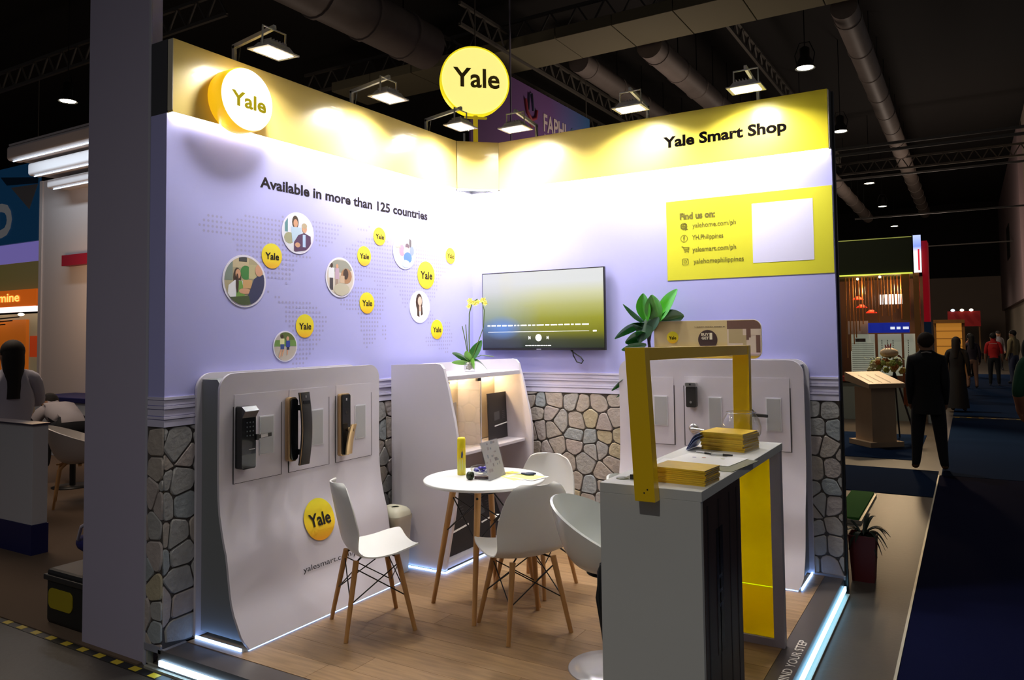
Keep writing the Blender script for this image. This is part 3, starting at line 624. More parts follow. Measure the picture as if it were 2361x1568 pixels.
t_ = text('Yale', o, MC['print_charcoal'], (0, yc-loc1.y-.079, zc_-.03), .068, .158, 'x', bold=.022, depth=0); conform(t_, .008)
t_ = text('yalesmart.com/ph', st1, MC['print_charcoal'], (0, -2.050-loc1.y, .236), .030, .44, 'x', bold=.0, depth=0); conform(t_, .006)
# ------------------------------------------------------------------ locks on the stands
F0 = .200
def rbox(m, c, w, h, d0, d1, r, axis='x'):
    poly = rrect(w, h, r)
    if axis == 'x': m.prism([(d0, c[0]+a, c[1]+b) for a, b in poly], (d1-d0, 0, 0))
    else: m.prism([(c[0]+a, -d0, c[1]+b) for a, b in poly], (0, -(d1-d0), 0))
    return m
gloss = mat('gloss_black', (.008, .009, .011), .12, coat=.5); satin = mat('satin_black', (.03, .028, .027), .35)
y0 = -2.77*KY
t = thing('door_lock', 'black keypad door lock with a straight lever, leftmost lock of the left stand', 'lock', (F0, y0, .995))
rbox(M(), (0, 0), .086, .315, 0, .05, .010).build('lock_body', gloss, t, bevel=.004)
M().prism([(.05, -.043, .157), (.075, -.043, .135), (.05, -.043, .10)], (0, .086, 0)).build('sliding_cover', mat('smoked_steel', (.10, .105, .115), .25, .8), t)
M().box((.035, .043, -.018), (.060, .055, .012)).build('lever_hub', satin, t)
lv = M().bar((.052, .05, -.002), (.052, .140, .002), .012, .022).build('lever', satin, t, bevel=.003)
M().bar((.0582, .068, -.001), (.0582, .112, .001), .002, .017).build('lever_inlay', silver, lv)
kd = mat('keypad_grey', (.07, .09, .10), .4)
for r_ in range(4):
    for c_ in range(3): M().cyl((.05, -.012+c_*.019, .075-r_*.022), (.0508, -.012+c_*.019, .075-r_*.022), .004, n=8).build('key_mark', kd, t)
M().box((.05, .0, -.062), (.0508, .037, -.059)).build('trim_line', silver, t)
y0 = -2.37*KY
t = thing('door_lock', 'large black push-pull door lock with a bowed handle, middle lock of the left stand', 'lock', (F0, y0, 1.0))
rbox(M(), (-.035, 0), .058, .345, 0, .03, .018).build('back_plate', gold, t, bevel=.004)
rbox(M(), (-.030, 0), .050, .330, .03, .036, .016).build('face_plate', gloss, t)
hm = M(); 
def hnd(u, v):
    z = -.195+.39*v; bow = .055+.022*math.sin(math.pi*v); a = rrect(.074, .022, .010, 3); k = int(round(u*len(a))) % len(a)
    return (bow+a[k][1], .018+a[k][0], z)
na = len(rrect(.074, .022, .010, 3)); hm.grid(hnd, na, 14); hm.prism([hnd(i/na, 0) for i in range(na)], (0, 0, .002)); hm.prism([hnd(i/na, 1) for i in range(na)], (0, 0, .002))
hm.build('handle', satin, t)
M().box((.035, -.01, .10), (.062, .03, .13)).box((.035, -.01, -.14), (.062, .03, -.11)).build('handle_bracket', gloss, t)
M().tube([(.066+.022*math.sin(math.pi*k/10), -.021, -.195+.39*k/10) for k in range(11)], .0025, 5).build('handle_trim', gold, t)
M().box((.071, -.005, .135), (.0775, .042, .152)).build('sensor_window', gloss, t); M().box((.068, .014, .168), (.072, .022, .180)).build('emblem', silver, t)
y0 = -1.942*KY
t = thing('door_lock', 'slim black door lock with a gold lever, third lock of the left stand', 'lock', (F0, y0, .982))
rbox(M(), (0, 0), .076, .362, 0, .026, .014).build('back_plate', gold, t, bevel=.003)
rbox(M(), (.002, 0), .066, .352, .026, .034, .012).build('lock_body', gloss, t, bevel=.002)
m = M()
def gl(u, v):
    z = -.172+.172*v; d = .045+.026*v**1.5; a = rrect(.052, .012, .005, 3); k = int(round(u*len(a))) % len(a); return (d+a[k][1], .008+.014*v*v+a[k][0]*(1-.10*v), z)
na = len(rrect(.052, .012, .005, 3)); m.grid(gl, na, 8); m.prism([gl(i/na, 0) for i in range(na)], (0, 0, .001)); m.prism([gl(i/na, 1) for i in range(na)], (0, 0, .002))
m.build('lever', mat('champagne_gold', (.75, .55, .30), .28, .85), t)
M().cyl((.034, .02, -.03), (.07, .03, -.03), .012).build('lever_spindle', gold, t); M().box((.034, -.004, .14), (.036, .006, .155)).build('emblem', silver, t); M().cyl((.0345, 0, .07), (.036, 0, .07), .009).build('sensor_dot', satin, t)
# right stand
t = thing('door_lock', 'small black rim lock with a silver cap on the right stand', 'lock', (1.732*KX, -F0, 1.094))
rbox(M(), (0, -.012), .066, .132, 0, .036, .010, 'y').build('lock_body', satin, t, bevel=.004)
rbox(M(), (0, .066), .070, .026, 0, .042, .008, 'y').build('cap', silver, t, bevel=.003)
M().cyl((0, -.036, -.045), (0, -.040, -.045), .008, n=12).build('knob_button', silver, t); M().cyl((-.002, -.042, .068), (-.002, -.0435, .068), .006, n=10).build('key_hole', black, t)
t = thing('lever_lock', 'polished silver lever handle below the small rim lock', 'handle', (1.735*KX, -F0, .878))
M().lathe([(.031, 0), (.031, -.008), (.024, -.014), (0, -.014)], n=24, ax='y').build('rose', silver, t)
M().cyl((0, -.01, 0), (0, -.05, 0), .011).build('spindle', silver, t); M().tube([(0, -.05, 0), (.03, -.055, .0), (.085, -.052, -.004)], [.013, .011, .008], 10).build('lever', silver, t)
t = thing('lever_lock', 'matt black lever handle on the right stand beside the last grey card', 'handle', (2.072*KX, -F0, .992))
M().lathe([(.029, 0), (.029, -.01), (.022, -.016), (0, -.016)], n=24, ax='y').build('rose', satin, t)
M().cyl((0, -.01, 0), (0, -.05, 0), .011).build('spindle', satin, t); M().bar((-.01, -.05, -.004), (.122, -.05, -.010), .012, .020).build('lever', satin, t, bevel=.004)
# ------------------------------------------------------------------ promo board on the right stand
t = thing('promo_board', 'gold promotional board with rounded corners standing on the right display stand', 'sign', (1.926, -.125, 1.325))
WB, HB = .715, .25
M().prism([(a, 0, b+HB/2) for a, b in rrect(WB, HB, .052)], (0, .008, 0)).build('board', mat('board_edge', (.75, .70, .72), .5), t)
m = M().prism([(a, -.001, b+HB/2) for a, b in rrect(WB-.006, HB-.006, .050)], (0, .001, 0)).build('print', ramp_mat('gold_print', [(0, (.75, .48, .05)), (.45, (.58, .45, .22)), (1, (.55, .42, .20))], 2), t)
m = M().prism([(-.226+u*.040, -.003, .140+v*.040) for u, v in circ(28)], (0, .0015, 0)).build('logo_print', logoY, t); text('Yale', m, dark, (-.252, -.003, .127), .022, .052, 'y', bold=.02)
brn = mat('print_brown', (.05, .025, .02), .5)
m = M().prism([(.012+u*.064, -.0028, .123+v*.064) for u, v in circ(32)], (0, .0012, 0)).build('round_print', brn, t)
crm = mat('print_cream', (.78, .70, .50), .5)
text('BUY', m, crm, (-.030, -.0030, .150), .017, .052, 'y', bold=.03); text('GET', m, crm, (-.028, -.0030, .126), .017, .048, 'y', bold=.03); text('1', m, crm, (.025, -.0030, .126), .042, .018, 'y', bold=.03); 
m = M()
for k in range(14): m.box((-.075+k*.0145, -.002, .206), (-.075+k*.0145+(.012 if k % 4 else .006), -.0012, .209))
o = m.build('fine_print', brn, t); o['kind'] = 'stuff'
pb = M(); sc_ = [((.14, .02), (.352, .245), 0), ((.14, .19), (.352, .245), 1), ((.15, .10), (.24, .19), 2), ((.262, .12), (.29, .21), 1), ((.24, .02), (.262, .15), 2), ((.278, .025), (.318, .135), 0), ((.322, .03), (.348, .15), 1), ((.29, .15), (.34, .19), 0), ((.268, .03), (.352, .04), 3)]
rim_ = [(x, z+HB/2) for x, z in rrect(WB-.008, HB-.008, .05)]
for k, (a, b, c) in enumerate(sc_):
    q = [(a[0], a[1]), (b[0], a[1]), (b[0], b[1]), (a[0], b[1])]
    for i in range(len(rim_)):
        e0, e1 = rim_[i-1], rim_[i]; ex, ez = e1[0]-e0[0], e1[1]-e0[1]; L_ = math.hypot(ex, ez)
        if L_ > 1e-6: q = clip(q, e0, (ez/L_, -ex/L_))
        if len(q) < 3: break
    if len(q) > 2: pb.mat(c).prism([(x, -.0022-k*.0001, z) for x, z in q], (0, .001, 0))
pb.build('photo_print', [mat('pp_cream', (.62, .50, .38), .5), mat('pp_brown', (.14, .07, .05), .5), mat('pp_tan', (.42, .32, .16), .5), mat('pp_rose', (.6, .45, .45), .5)], t)
# ================================================================== SHELF CABINET IN THE CORNER
cab = thing('display_cabinet', 'white open display cabinet with barrel-curved sides in the corner', 'cabinet', (.06, -1.08, 0))
sp = [(.018, .012), (.452, .012), (.49, .20), (.525, .36), (.541, .474), (.556, .62), (.558, .745), (.552, .85), (.535, .95), (.512, 1.04), (.488, 1.15), (.462, 1.24), (.450, 1.285), (.425, 1.312), (.39, 1.318), (.018, 1.305)]
for yy in (0, .93):
    M().prism([(a, yy, b) for a, b in sp], (0, .022, 0)).build('side_panel', white, cab, bevel=.003)
M().box((.018, .022, 1.205), (.458, .93, 1.235)).build('top_panel', white, cab, bevel=.002)
bk = mat('cabinet_back_warm', (.70, .58, .42), .5)
M().box((.22, .022, .74), (.235, .93, 1.205)).build('upper_back', bk, cab)
M().box((.10, .022, .05), (.115, .93, .70)).build('lower_back', white, cab)
M().box((.10, .022, .715), (.498, .93, .735)).build('shelf', white, cab, bevel=.002)
M().box((.10, .022, .02), (.45, .93, .055)).build('base_panel', white, cab)
M().box((.235, .455, .735), (.42, .475, 1.205)).build('divider', white, cab)
M().box((.025, .022, 1.235), (.04, .93, 1.30)).build('top_back_rail', white, cab)
dr = M().box((.425, .035, .745), (.430, .450, 1.192)).build('glass_door', mat('door_glass', (.98, .98, .98), .02, trans=1, ior=1.05), cab)
for y in (.04, .405): M().box((.420, y, 1.182), (.436, y+.045, 1.200)).build('hinge', satin, dr)
M().box((.426, .447, .745), (.431, .451, 1.192)).build('door_edge', silver, dr)
warm = mat('warm_led', (1, .8, .5), .4, emit=(1, .74, .38), es=60)
for a, b in ((.05, .44), (.49, .90)): M().box((.25, a, 1.194), (.265, b, 1.203)).build('cabinet_led', warm, cab)
M().box((.028, -.012, 0), (.45, -.004, .010)).box((.455, -.006, 0), (.463, .93, .010)).build('led_strip', ledb, cab)
t = thing('door_lock', 'grey and black door lock behind the glass door of the cabinet', 'lock', (.06+.236, -1.08+.135, .925))
rbox(M(), (0, 0), .085, .195, 0, .03, .03).build('lock_body', satin, t, bevel=.003); rbox(M(), (0, .05), .055, .07, .03, .033, .02).build('keypad', mat('lock_grey', (.18, .2, .2), .3), t); M().cyl((.03, 0, -.06), (.034, 0, -.06), .012).build('key_knob', black, t)
c = M().box((.297, -.735, .835), (.303, -.655, 1.03)).build('info_card', mat('blue_grey_card', (.36, .36, .42), .4), None); tag(c, 'blue-grey card standing behind the cabinet glass beside the lock', 'card')
def board(label, o_, w, h, lean):
    t = thing('product_board', label, 'board', o_)
    M().prism([(0, 0, 0), (0, w, 0), (-lean, w, h), (-lean, 0, h)], (.008, 0, 0)).build('board', mat('board_black', (.018, .015, .016), .4), t)
    f = M()
    def pt_(u, v): return (.0085-lean*v/h, u, v)
    f.add([pt_(w*.25, h*.27), pt_(w*.8, h*.31), pt_(w*.8, h*.335), pt_(w*.25, h*.295)], [(0, 1, 2, 3)]); f.build('white_band', paper, t)
    f = M()
    for k in range(5): f.add([pt_(w*.6, h*(.42+k*.04)), pt_(w*.72, h*(.425+k*.04)), pt_(w*.72, h*(.435+k*.04)), pt_(w*.6, h*(.43+k*.04))], [(0, 1, 2, 3)])
    f.add([pt_(w*.25, h*.4), pt_(w*.48, h*.42), pt_(w*.48, h*.60), pt_(w*.25, h*.58)], [(0, 1, 2, 3)]); f.build('printed_picture', mat('board_print_grey', (.07, .07, .075), .4), t)
    return t
board('black product board with a white band on the cabinet shelf', (.40, -.40, .737), .31, .335, .015)
board('large black product board leaning in the bottom of the cabinet', (.44, -1.0, .058), .40, .47, .10)
board('brown product board at the bottom right of the cabinet', (.42, -.56, .058), .34, .40, .16)
# ================================================================== TV
t = thing('television', 'flat television on the right wall showing a paused video', 'television', (.647, -.035, 1.678))
TW, TH = 1.05, .60
M().box((-TW/2, -.012, -TH/2), (TW/2, .012, TH/2)).build('frame', mat('tv_black', (.02, .018, .02), .3), t, bevel=.002)
M().box((-.25, .012, -.2), (.25, .034, .15)).build('rear_housing', blackm, t)
ms = bpy.data.materials.new('tv_screen'); ms.use_nodes = True; nt = ms.node_tree; b_ = nt.nodes['Principled BSDF']; b_.inputs['Base Color'].default_value = (.01, .01, .01, 1); b_.inputs['Roughness'].default_value = .15
tc = nt.nodes.new('ShaderNodeTexCoord'); sx = nt.nodes.new('ShaderNodeSeparateXYZ'); nt.links.new(tc.outputs['Generated'], sx.inputs[0])
def ramp_(src, st):
    cr = nt.nodes.new('ShaderNodeValToRGB'); nt.links.new(src, cr.inputs[0]); el = cr.color_ramp.elements
    while len(el) < len(st): el.new(.5)
    for e, (p, c) in zip(el, st): e.position = p; e.color = (*c, 1)
    return cr.outputs[0]
ra = ramp_(sx.outputs[2], [(0, (.02, .03, .01)), (.10, (.05, .06, .01)), (.22, (.24, .24, .003)), (.38, (.36, .36, .02)), (.55, (.55, .55, .17)), (.70, (.75, .75, .45)), (.85, (.85, .86, .85))])
rb = ramp_(sx.outputs[2], [(0, (.02, .03, .05)), (.10, (.05, .06, .09)), (.25, (.13, .20, .32)), (.40, (.32, .40, .32)), (.60, (.55, .60, .50)), (.75, (.75, .76, .76)), (.9, (.85, .85, .88))])
rc = ramp_(sx.outputs[0], [(.12, (0, 0, 0)), (.5, (1, 1, 1))])
mx = nt.nodes.new('ShaderNodeMix'); mx.data_type = 'RGBA'; nt.links.new(rc, mx.inputs[0]); nt.links.new(rb, mx.inputs[6]); nt.links.new(ra, mx.inputs[7])
gr = nt.nodes.new('ShaderNodeVectorMath'); gr.operation = 'DISTANCE'; gr.inputs[1].default_value = (.17, 0, .27); nt.links.new(tc.outputs['Generated'], gr.inputs[0])
rg = ramp_(gr.outputs['Value'], [(.0, (1, 1, 1)), (.17, (0, 0, 0))])
m2 = nt.nodes.new('ShaderNodeMix'); m2.data_type = 'RGBA'; nt.links.new(rg, m2.inputs[0]); nt.links.new(mx.outputs[2], m2.inputs[6]); m2.inputs[7].default_value = (.12, .30, .85, 1)
nt.links.new(m2.outputs[2], b_.inputs['Emission Color']); b_.inputs['Emission Strength'].default_value = .9
scr = M().box((-TW/2+.008, -.0145, -TH/2+.018), (TW/2-.008, -.012, TH/2-.008)).build('screen', ms, t)
ui = mat('screen_white', (1, 1, 1), .4, emit=(1, 1, 1), es=.95)
m = M(); Rr = random.Random(3); x = -.475
while x < .40:
    w = Rr.uniform(.015, .06); m.box((x, -.0155, -.116), (min(x+w, .41), -.0146, -.107)); x += w+.012
o = m.build('caption_line', ui, scr); o['kind'] = 'stuff'
M().box((-.47, -.0155, -.161), (.40, -.0146, -.1588)).build('progress_bar', ui, scr); M().box((.43, -.0155, -.165), (.46, -.0146, -.155)).build('time_mark', ui, scr)
M().prism([(-.02+u*.026, -.0155, -.206+v*.026) for u, v in circ(24)], (0, .001, 0)).build('play_button', ui, scr)
for sgn in (-1, 1):
    M().prism([(-.02+sgn*.070, -.0155, -.206+.012), (-.02+sgn*.070, -.0155, -.206-.012), (-.02+sgn*.083, -.0155, -.206)], (0, .001, 0)).prism([(-.02+sgn*.083, -.0155, -.194), (-.02+sgn*.083, -.0155, -.218), (-.02+sgn*.086, -.0155, -.218), (-.02+sgn*.086, -.0155, -.194)], (0, .001, 0)).build('skip_icon', ui, scr)
m = M(); x = -.135
while x < .09:
    w = Rr.uniform(.01, .03); m.box((x, -.0155, -.268), (x+w, -.0146, -.262)); x += w+.005
o = m.build('hint_line', ui, scr); o['kind'] = 'stuff'
M().box((-.04, -.0125, -.296), (.0, -.012, -.289)).build('maker_badge', silver, t)
M().tube([(.23, .005, -.29), (.26, .0, -.315), (.325, -.005, -.35), (.345, -.005, -.375), (.33, -.005, -.395), (.29, 0, -.385), (.26, .005, -.34), (.25, .01, -.29)], .0045, 6).build('cable', blackm, t)
# ================================================================== TABLE AND CHAIRS
def rot(p, a): return (p[0]*math.cos(a)-p[1]*math.sin(a), p[0]*math.sin(a)+p[1]*math.cos(a), p[2])
TX, TY, TZ = 1.045, -1.425, .70
tb = thing('round_table', 'round white table with splayed wooden legs and black wire struts', 'table', (TX, TY, 0), math.radians(-23))
M().lathe([(0, TZ-.018), (.325, TZ-.018), (.338, TZ-.012), (.340, TZ-.004), (.336, TZ), (0, TZ)], n=64).build('tabletop', mat('table_white', (.82, .82, .80), .35), tb)
A4 = [math.radians(a) for a in (45, 135, 225, 315)]
for a in A4:
    M().cyl((.17*math.cos(a), .17*math.sin(a), TZ-.02), (.300*math.cos(a), .300*math.sin(a), 0), .019, .012).build('leg', oak, tb)
lg = lambda a, z: (((.17+(.13)*(TZ-.02-z)/(TZ-.02))*math.cos(a)), ((.17+(.13)*(TZ-.02-z)/(TZ-.02))*math.sin(a)), z)
for i in range(4):
    a, b = A4[i], A4[(i+1) % 4]
    M().cyl(lg(a, .60), lg(b, .40), .004, n=6).build('strut', blackm, tb); M().cyl(lg(a, .40), lg(b, .60), .004, n=6).build('strut', blackm, tb)
    M().cyl(lg(a, .64), lg(b, .64), .005, n=6).build('upper_rail', blackm, tb); M().ball(tuple(Vector(lg(a, .60))*1.04), .010, 6, 4).build('bolt', blackm, tb)
seatm = mat('chair_shell_white', (.74, .73, .70), .38)
CL = [(.212, .402, .150), (.205, .415, .185), (.14, .405, .205), (.05, .385, .212), (-.05, .376, .212), (-.125, .385, .208), (-.172, .42, .205), (-.198, .48, .205), (-.220, .56, .203), (-.240, .64, .188), (-.255, .70, .165), (-.264, .74, .135), (-.267, .757, .090)]
def shell(u, v):
    k = v*(len(CL)-1); i = min(int(k), len(CL)-2); f = k-i
    y = CL[i][0]*(1-f)+CL[i+1][0]*f; z = CL[i][1]*(1-f)+CL[i+1][1]*f; w = CL[i][2]*(1-f)+CL[i+1][2]*f
    s = (u*2-1); q = s*s; back = min(1, max(0, (z-.40)/.12)) if y < -.1 else 0
    x = w*s
    y = y*.88+.02
    return (x, y+q*.050*back, z+q*(.022*(1-back))-(1-q)*.006*(1-back))
def make_chair(label, loc, rz):
    t = thing('shell_chair', label, 'chair', loc, rz, 'white shell chairs around the table')
    M().grid(shell, 14, 24).build('seat_shell', seatm, t, solid=.007, sub=1)
    top = [(sx*.115, sy*.105-.005, .372) for sx, sy in ((1, 1), (-1, 1), (-1, -1), (1, -1))]; bot = [(sx*.176, sy*.176, 0) for sx, sy in ((1, 1), (-1, 1), (-1, -1), (1, -1))]
    at = lambda i, z: tuple(Vector(bot[i]).lerp(Vector(top[i]), z/.372))
    for i in range(4):
        M().cyl(top[i], bot[i], .0155, .011).build('leg', oak, t)
    for i in range(4):
        j = (i+1) % 4
        M().cyl(at(i, .335), at(j, .17), .0032, n=6).build('strut', blackm, t); M().cyl(at(i, .17), at(j, .335), .0032, n=6).build('strut', blackm, t)
        M().tube([at(i, .335), tuple(Vector(at(i, .372))*.93+Vector((0, 0, .02))), (top[i][0]*.6, top[i][1]*.6, .380)], .005, 6).build('mount_wire', blackm, t)
        M().ball(at(i, .17), .0085, 6, 4, (1, 1, 1)).build('bolt', blackm, t)
    return t
make_chair('white shell chair on wooden legs beside the left display stand', (.681, -1.942, 0), math.radians(-34))
make_chair('white shell chair seen from behind in front of the table', (1.394, -1.597, 0), math.radians(58))
make_chair('white shell chair on the far side of the table facing out', (1.135, -1.02, 0), math.radians(176))
# ------------------------------------------------------------------ things on the table
def stuff_box(m, a, b): return m.box(a, b)
t = thing('spray_can', 'yellow spray can standing on the round table', 'can', (.875, -1.405, TZ))
M().lathe([(0, 0), (.023, 0), (.0245, .004), (.0245, .150), (.022, .156), (0, .156)], n=28).build('can_body', ramp_mat('can_yellow', [(0, (.75, .62, .03)), (.35, (.70, .68, .10)), (.7, (.80, .58, .02)), (1, (.8, .6, .02))], 2, rough=.3), t)
M().lathe([(.0238, .152), (.0238, .200), (.020, .212), (0, .213)], n=28).build('cap', mat('cap_yellow', (.85, .68, .02), .3), t)
M().prism([(math.sin(a)*.0252, -math.cos(a)*.0252, z) for a, z in ((.55, .100), (.85, .098), (1.0, .12), (.85, .142), (.6, .128))], (.0004, -.0004, 0)).build('label_drop', mat('label_navy', (.03, .05, .14), .3), t)
M().prism([(math.sin(a)*.0249, -math.cos(a)*.0249, z) for a, z in ((.2, .03), (.9, .03), (.9, .09), (.2, .09))], (.0003, -.0003, 0)).build('label_panel', mat('label_pale', (.70, .66, .40), .35), t)
t = thing('brochure_holder', 'clear acrylic stand holding a printed sheet on the round table', 'brochure holder', (1.13, -1.50, TZ), math.radians(97))
# local +X along the sheet, leaning back toward local +Y
sw, sh, ln = .215, .205, .055
def hp(u, v, w=0): return (u, ln*v+w, sh*v)
M().add([hp(0, 0), hp(sw, 0), hp(sw, 1), hp(0, 1)], [(0, 1, 2, 3)]).build('front_sheet', acry, t, solid=.002)
M().add([hp(0, 0, .006), hp(sw, 0, .006), hp(sw, 1, .006), hp(0, 1, .006)], [(0, 1, 2, 3)]).build('back_sheet', acry, t, solid=.002)
M().box((0, 0, 0), (sw, .07, .002)).build('foot', acry, t)
ps = M().add([hp(.004, .01, .003), hp(sw-.004, .01, .003), hp(sw-.004, .985, .003), hp(.004, .985, .003)], [(0, 1, 2, 3)]).build('printed_sheet', mat('sheet_grey', (.62, .59, .57), .5), t)
pm = [mat('sheet_ink_a', (.25, .2, .2), .5), mat('sheet_ink_b', (.45, .35, .35), .5), mat('sheet_ink_c', (.2, .25, .3), .5)]
Rr = random.Random(4); m = M()
for k in range(26):
    u = Rr.uniform(.02, .17); v = Rr.choice((.2, .32, .44, .56, .66, .76, .9)); w = Rr.uniform(.008, .024); h_ = Rr.uniform(.03, .09)
    m.mat(k % 3).add([hp(u, v, .0022), hp(u+w, v, .0022), hp(u+w, min(.97, v+h_), .0022), hp(u, min(.97, v+h_), .0022)], [(0, 1, 2, 3)])
o = m.build('sheet_pictures', pm, ps); o['kind'] = 'stuff'
t = thing('candy_bowl', 'low clear glass bowl of blue wrapped sweets on the round table', 'bowl', (.99, -1.36, TZ))
M().lathe([(0, .002), (.040, .002), (.062, .014), (.070, .034), (.068, .048), (.066, .048), (.068, .034), (.060, .017), (.038, .006), (0, .006)], n=32).build('bowl', glass, t)
bl = mat('wrapper_blue', (.03, .02, .35), .25, coat=.5); wh_ = mat('wrapper_white', (.70, .68, .80), .25)
for k in range(12):
    a = k*2.4; r_ = .012+.032*((k*7) % 10)/10
    tag(M().ball((.99+r_*math.cos(a), -1.36+r_*math.sin(a), TZ+.018+.018*(k % 3)*.7), .014, 7, 5, (1.3, .8, .7)).build('wrapped_sweet', bl if k % 3 else wh_, None), 'small %s wrapped sweet in the glass bowl' % ('blue' if k % 3 else 'white'), 'sweet', 'wrapped sweets in the glass bowl')
t = thing('tape_roll', 'small dark green round roller lying at the table front', 'tape', (1.005, -1.505, TZ+.022))
M().lathe([(.010, -.012), (.022, -.012), (.022, .012), (.010, .012), (.010, -.012)], n=20, ax='x').build('roll', mat('dark_green_rubber', (.03, .045, .015), .4), t)
M().bar((.02, .01, -.010), (.085, .055, -.012), .020, .014).build('handle', mat('dark_brown_plastic', (.06, .035, .04), .3), t)
sheet_y = mat('flyer_yellow', (.80, .78, .25), .55)
def sheet(name, label, cx, cy, z, w, d, rz, m, cat='paper', th=.001):
    o = M().box((-w/2, -d/2, 0), (w/2, d/2, th)).build(name, m); o.location = (cx, cy, z); o.rotation_euler = (0, 0, math.radians(rz)); return tag(o, label, cat)
s1 = sheet('flyer', 'white sheet with yellow print under the scissors', 1.165, -1.285, TZ, .21, .297, 62, paper)
fy = M().box((-.09, -.13, .0011), (.07, .10, .0014)).build('yellow_print', sheet_y, s1); M().box((-.02, .05, .0015), (.05, .12, .0017)).build('orange_print', mat('flyer_orange', (.8, .5, .05), .5), s1)
s2 = sheet('flyer', 'yellow flyer at the right edge of the table, half under the other sheet', 1.245, -1.30, TZ+.002, .148, .21, 80, paper)
M().box((-.06, -.09, .0011), (.06, .08, .0014)).build('yellow_print', sheet_y, s2)
t = thing('scissors', 'scissors with dark blue handles on the yellow flyers', 'scissors', (1.19, -1.262, TZ+.0045), math.radians(10))
M().prism([(-.10, .000, 0), (-.01, .008, 0), (.0, .0, 0), (-.01, -.004, 0)], (0, 0, .0015)).build('blade', silver, t); M().prism([(-.10, .001, .0018), (-.01, -.008, .0018), (.0, .0, .0018), (-.01, .004, .0018)], (0, 0, .0015)).build('blade', silver, t)
hb = mat('handle_navy', (.015, .03, .08), .35)
for s in (-1, 1): M().tube([(.0, 0, .005), (.02, s*.006, .005), (.035, s*.020, .005), (.06, s*.024, .005), (.078, s*.014, .005), (.07, s*.003, .005), (.045, s*.003, .005), (.02, s*.004, .005)], .0055, 6).build('handle', hb, t)
# ------------------------------------------------------------------ orchid on the cabinet
t = thing('orchid_vase', 'yellow orchid in a small glass vase of pebbles on the cabinet', 'plant', (.27, -.44, 1.235))
M().lathe([(0, 0), (.036, 0), (.040, .006), (.042, .07), (.040, .07), (.038, .008), (0, .006)], n=28).build('vase', glass, t)
Rr = random.Random(9); m = M()
for k in range(60): a = Rr.uniform(0, 6.28); r_ = Rr.uniform(0, .028); m.ball((r_*math.cos(a), r_*math.sin(a), .014+.052*k/60), Rr.uniform(.006, .010), 6, 4, (1, 1, .7))
o = m.build('pebbles', mat('pebble_cream', (.72, .66, .56), .6, noise=.2), t); o['kind'] = 'stuff'
leafm = mat('orchid_leaf', (.03, .13, .025), .3, coat=.3, noise=.3, nscale=12); leafl = mat('orchid_leaf_light', (.12, .32, .03), .35)
def leaf(parent, base, d, L_, w, droop, m, name='leaf', fold=.25, side=None):
    """d = direction at the base, droop = how far the tip sinks"""
    d = Vector(d).normalized(); sd = Vector(side) if side else d.cross(Vector((0, 0, 1)))
    if sd.length < .05: sd = Vector((1, 0, 0))
    sd.normalize(); nrm = sd.cross(d).normalized(); B = Vector(base)
    def f(u, v):
        s = u*2-1; ww = w*(math.sin(math.pi*min(1, v*.93+.05))**.75)*(1-.15*v); c = B+d*(L_*v)+Vector((0, 0, -droop*v*v)); return tuple(c+sd*(ww*s)+nrm*(abs(s)*ww*fold))
    return M().grid(f, 6, 10).build(name, m, parent, solid=.0012)
leaf(t, (0, 0, .07), (-.8, -.45, .75), .165, .034, .04, leafm, side=(.3, -.5, .6)); leaf(t, (0, 0, .06), (-.8, -.5, .25), .135, .030, .03, leafl, side=(.3, -.6, .6)); leaf(t, (0, 0, .07), (.45, .3, 1), .185, .042, .01, leafm, side=(.8, .1, -.3)); leaf(t, (0, 0, .07), (.85, .2, .35), .15, .030, .12, leafm, side=(.1, -.8, .5)); leaf(t, (0, 0, .07), (.6, -.5, .2), .12, .034, .08, leafl, side=(.4, -.2, .8)); leaf(t, (0, 0, .07), (.05, -.4, .9), .12, .030, .03, leafl, side=(1, .3, 0))
stm = mat('orchid_stem', (.10, .16, .02), .5)
M().tube([(0, 0, .06), (-.004, 0, .25), (0, .0, .42), (.02, .01, .50), (.06, .02, .525)], .004, 6).build('flower_stem', stm, t)
M().tube([(.01, 0, .06), (.05, .03, .20), (.09, .05, .32), (.10, .05, .44), (.085, .04, .50)], .003, 6).build('flower_stem', stm, t)
M().tube([(-.005, 0, .06), (-.03, -.01, .22), (-.05, -.02, .33)], .0032, 6).build('support_stick', stm, t); M().tube([(0, -.005, .06), (-.015, -.01, .2), (-.022, -.015, .34)], .0032, 6).build('support_stick', stm, t)
M().tube([(.02, 0, .09), (.07, .05, .115), (.15, .09, .105)], .0028, 5).build('aerial_root', stm, t)
petal = mat('petal_yellow', (.85, .78, .15), .5); cen = mat('petal_core', (.75, .5, .02), .5)
Rr = random.Random(2)
for k in range(11):
    c = Vector((-.045+.155*k/10+Rr.uniform(-.01, .01), .02+Rr.uniform(-.03, .03), .50+Rr.uniform(-.03, .035))); m = M(); q = Rr.uniform(0, 1)
    fd = Vector((.5, -.8, .1)).normalized(); a1 = fd.cross(Vector((0, 0, 1))).normalized(); a2 = a1.cross(fd)
    for j in range(5):
        an = q+j*1.2566; dd = a1*math.cos(an)+a2*math.sin(an); s_ = dd.cross(fd)
        m.add([c, c+dd*.010+s_*.008+fd*.003, c+dd*.022+fd*.002, c+dd*.010-s_*.008+fd*.003], [(0, 1, 2, 3)])
    fl_ = m.build('flower', petal, t); M().ball(tuple(c+fd*.004), .004, 6, 4).build('flower_core', cen, fl_)
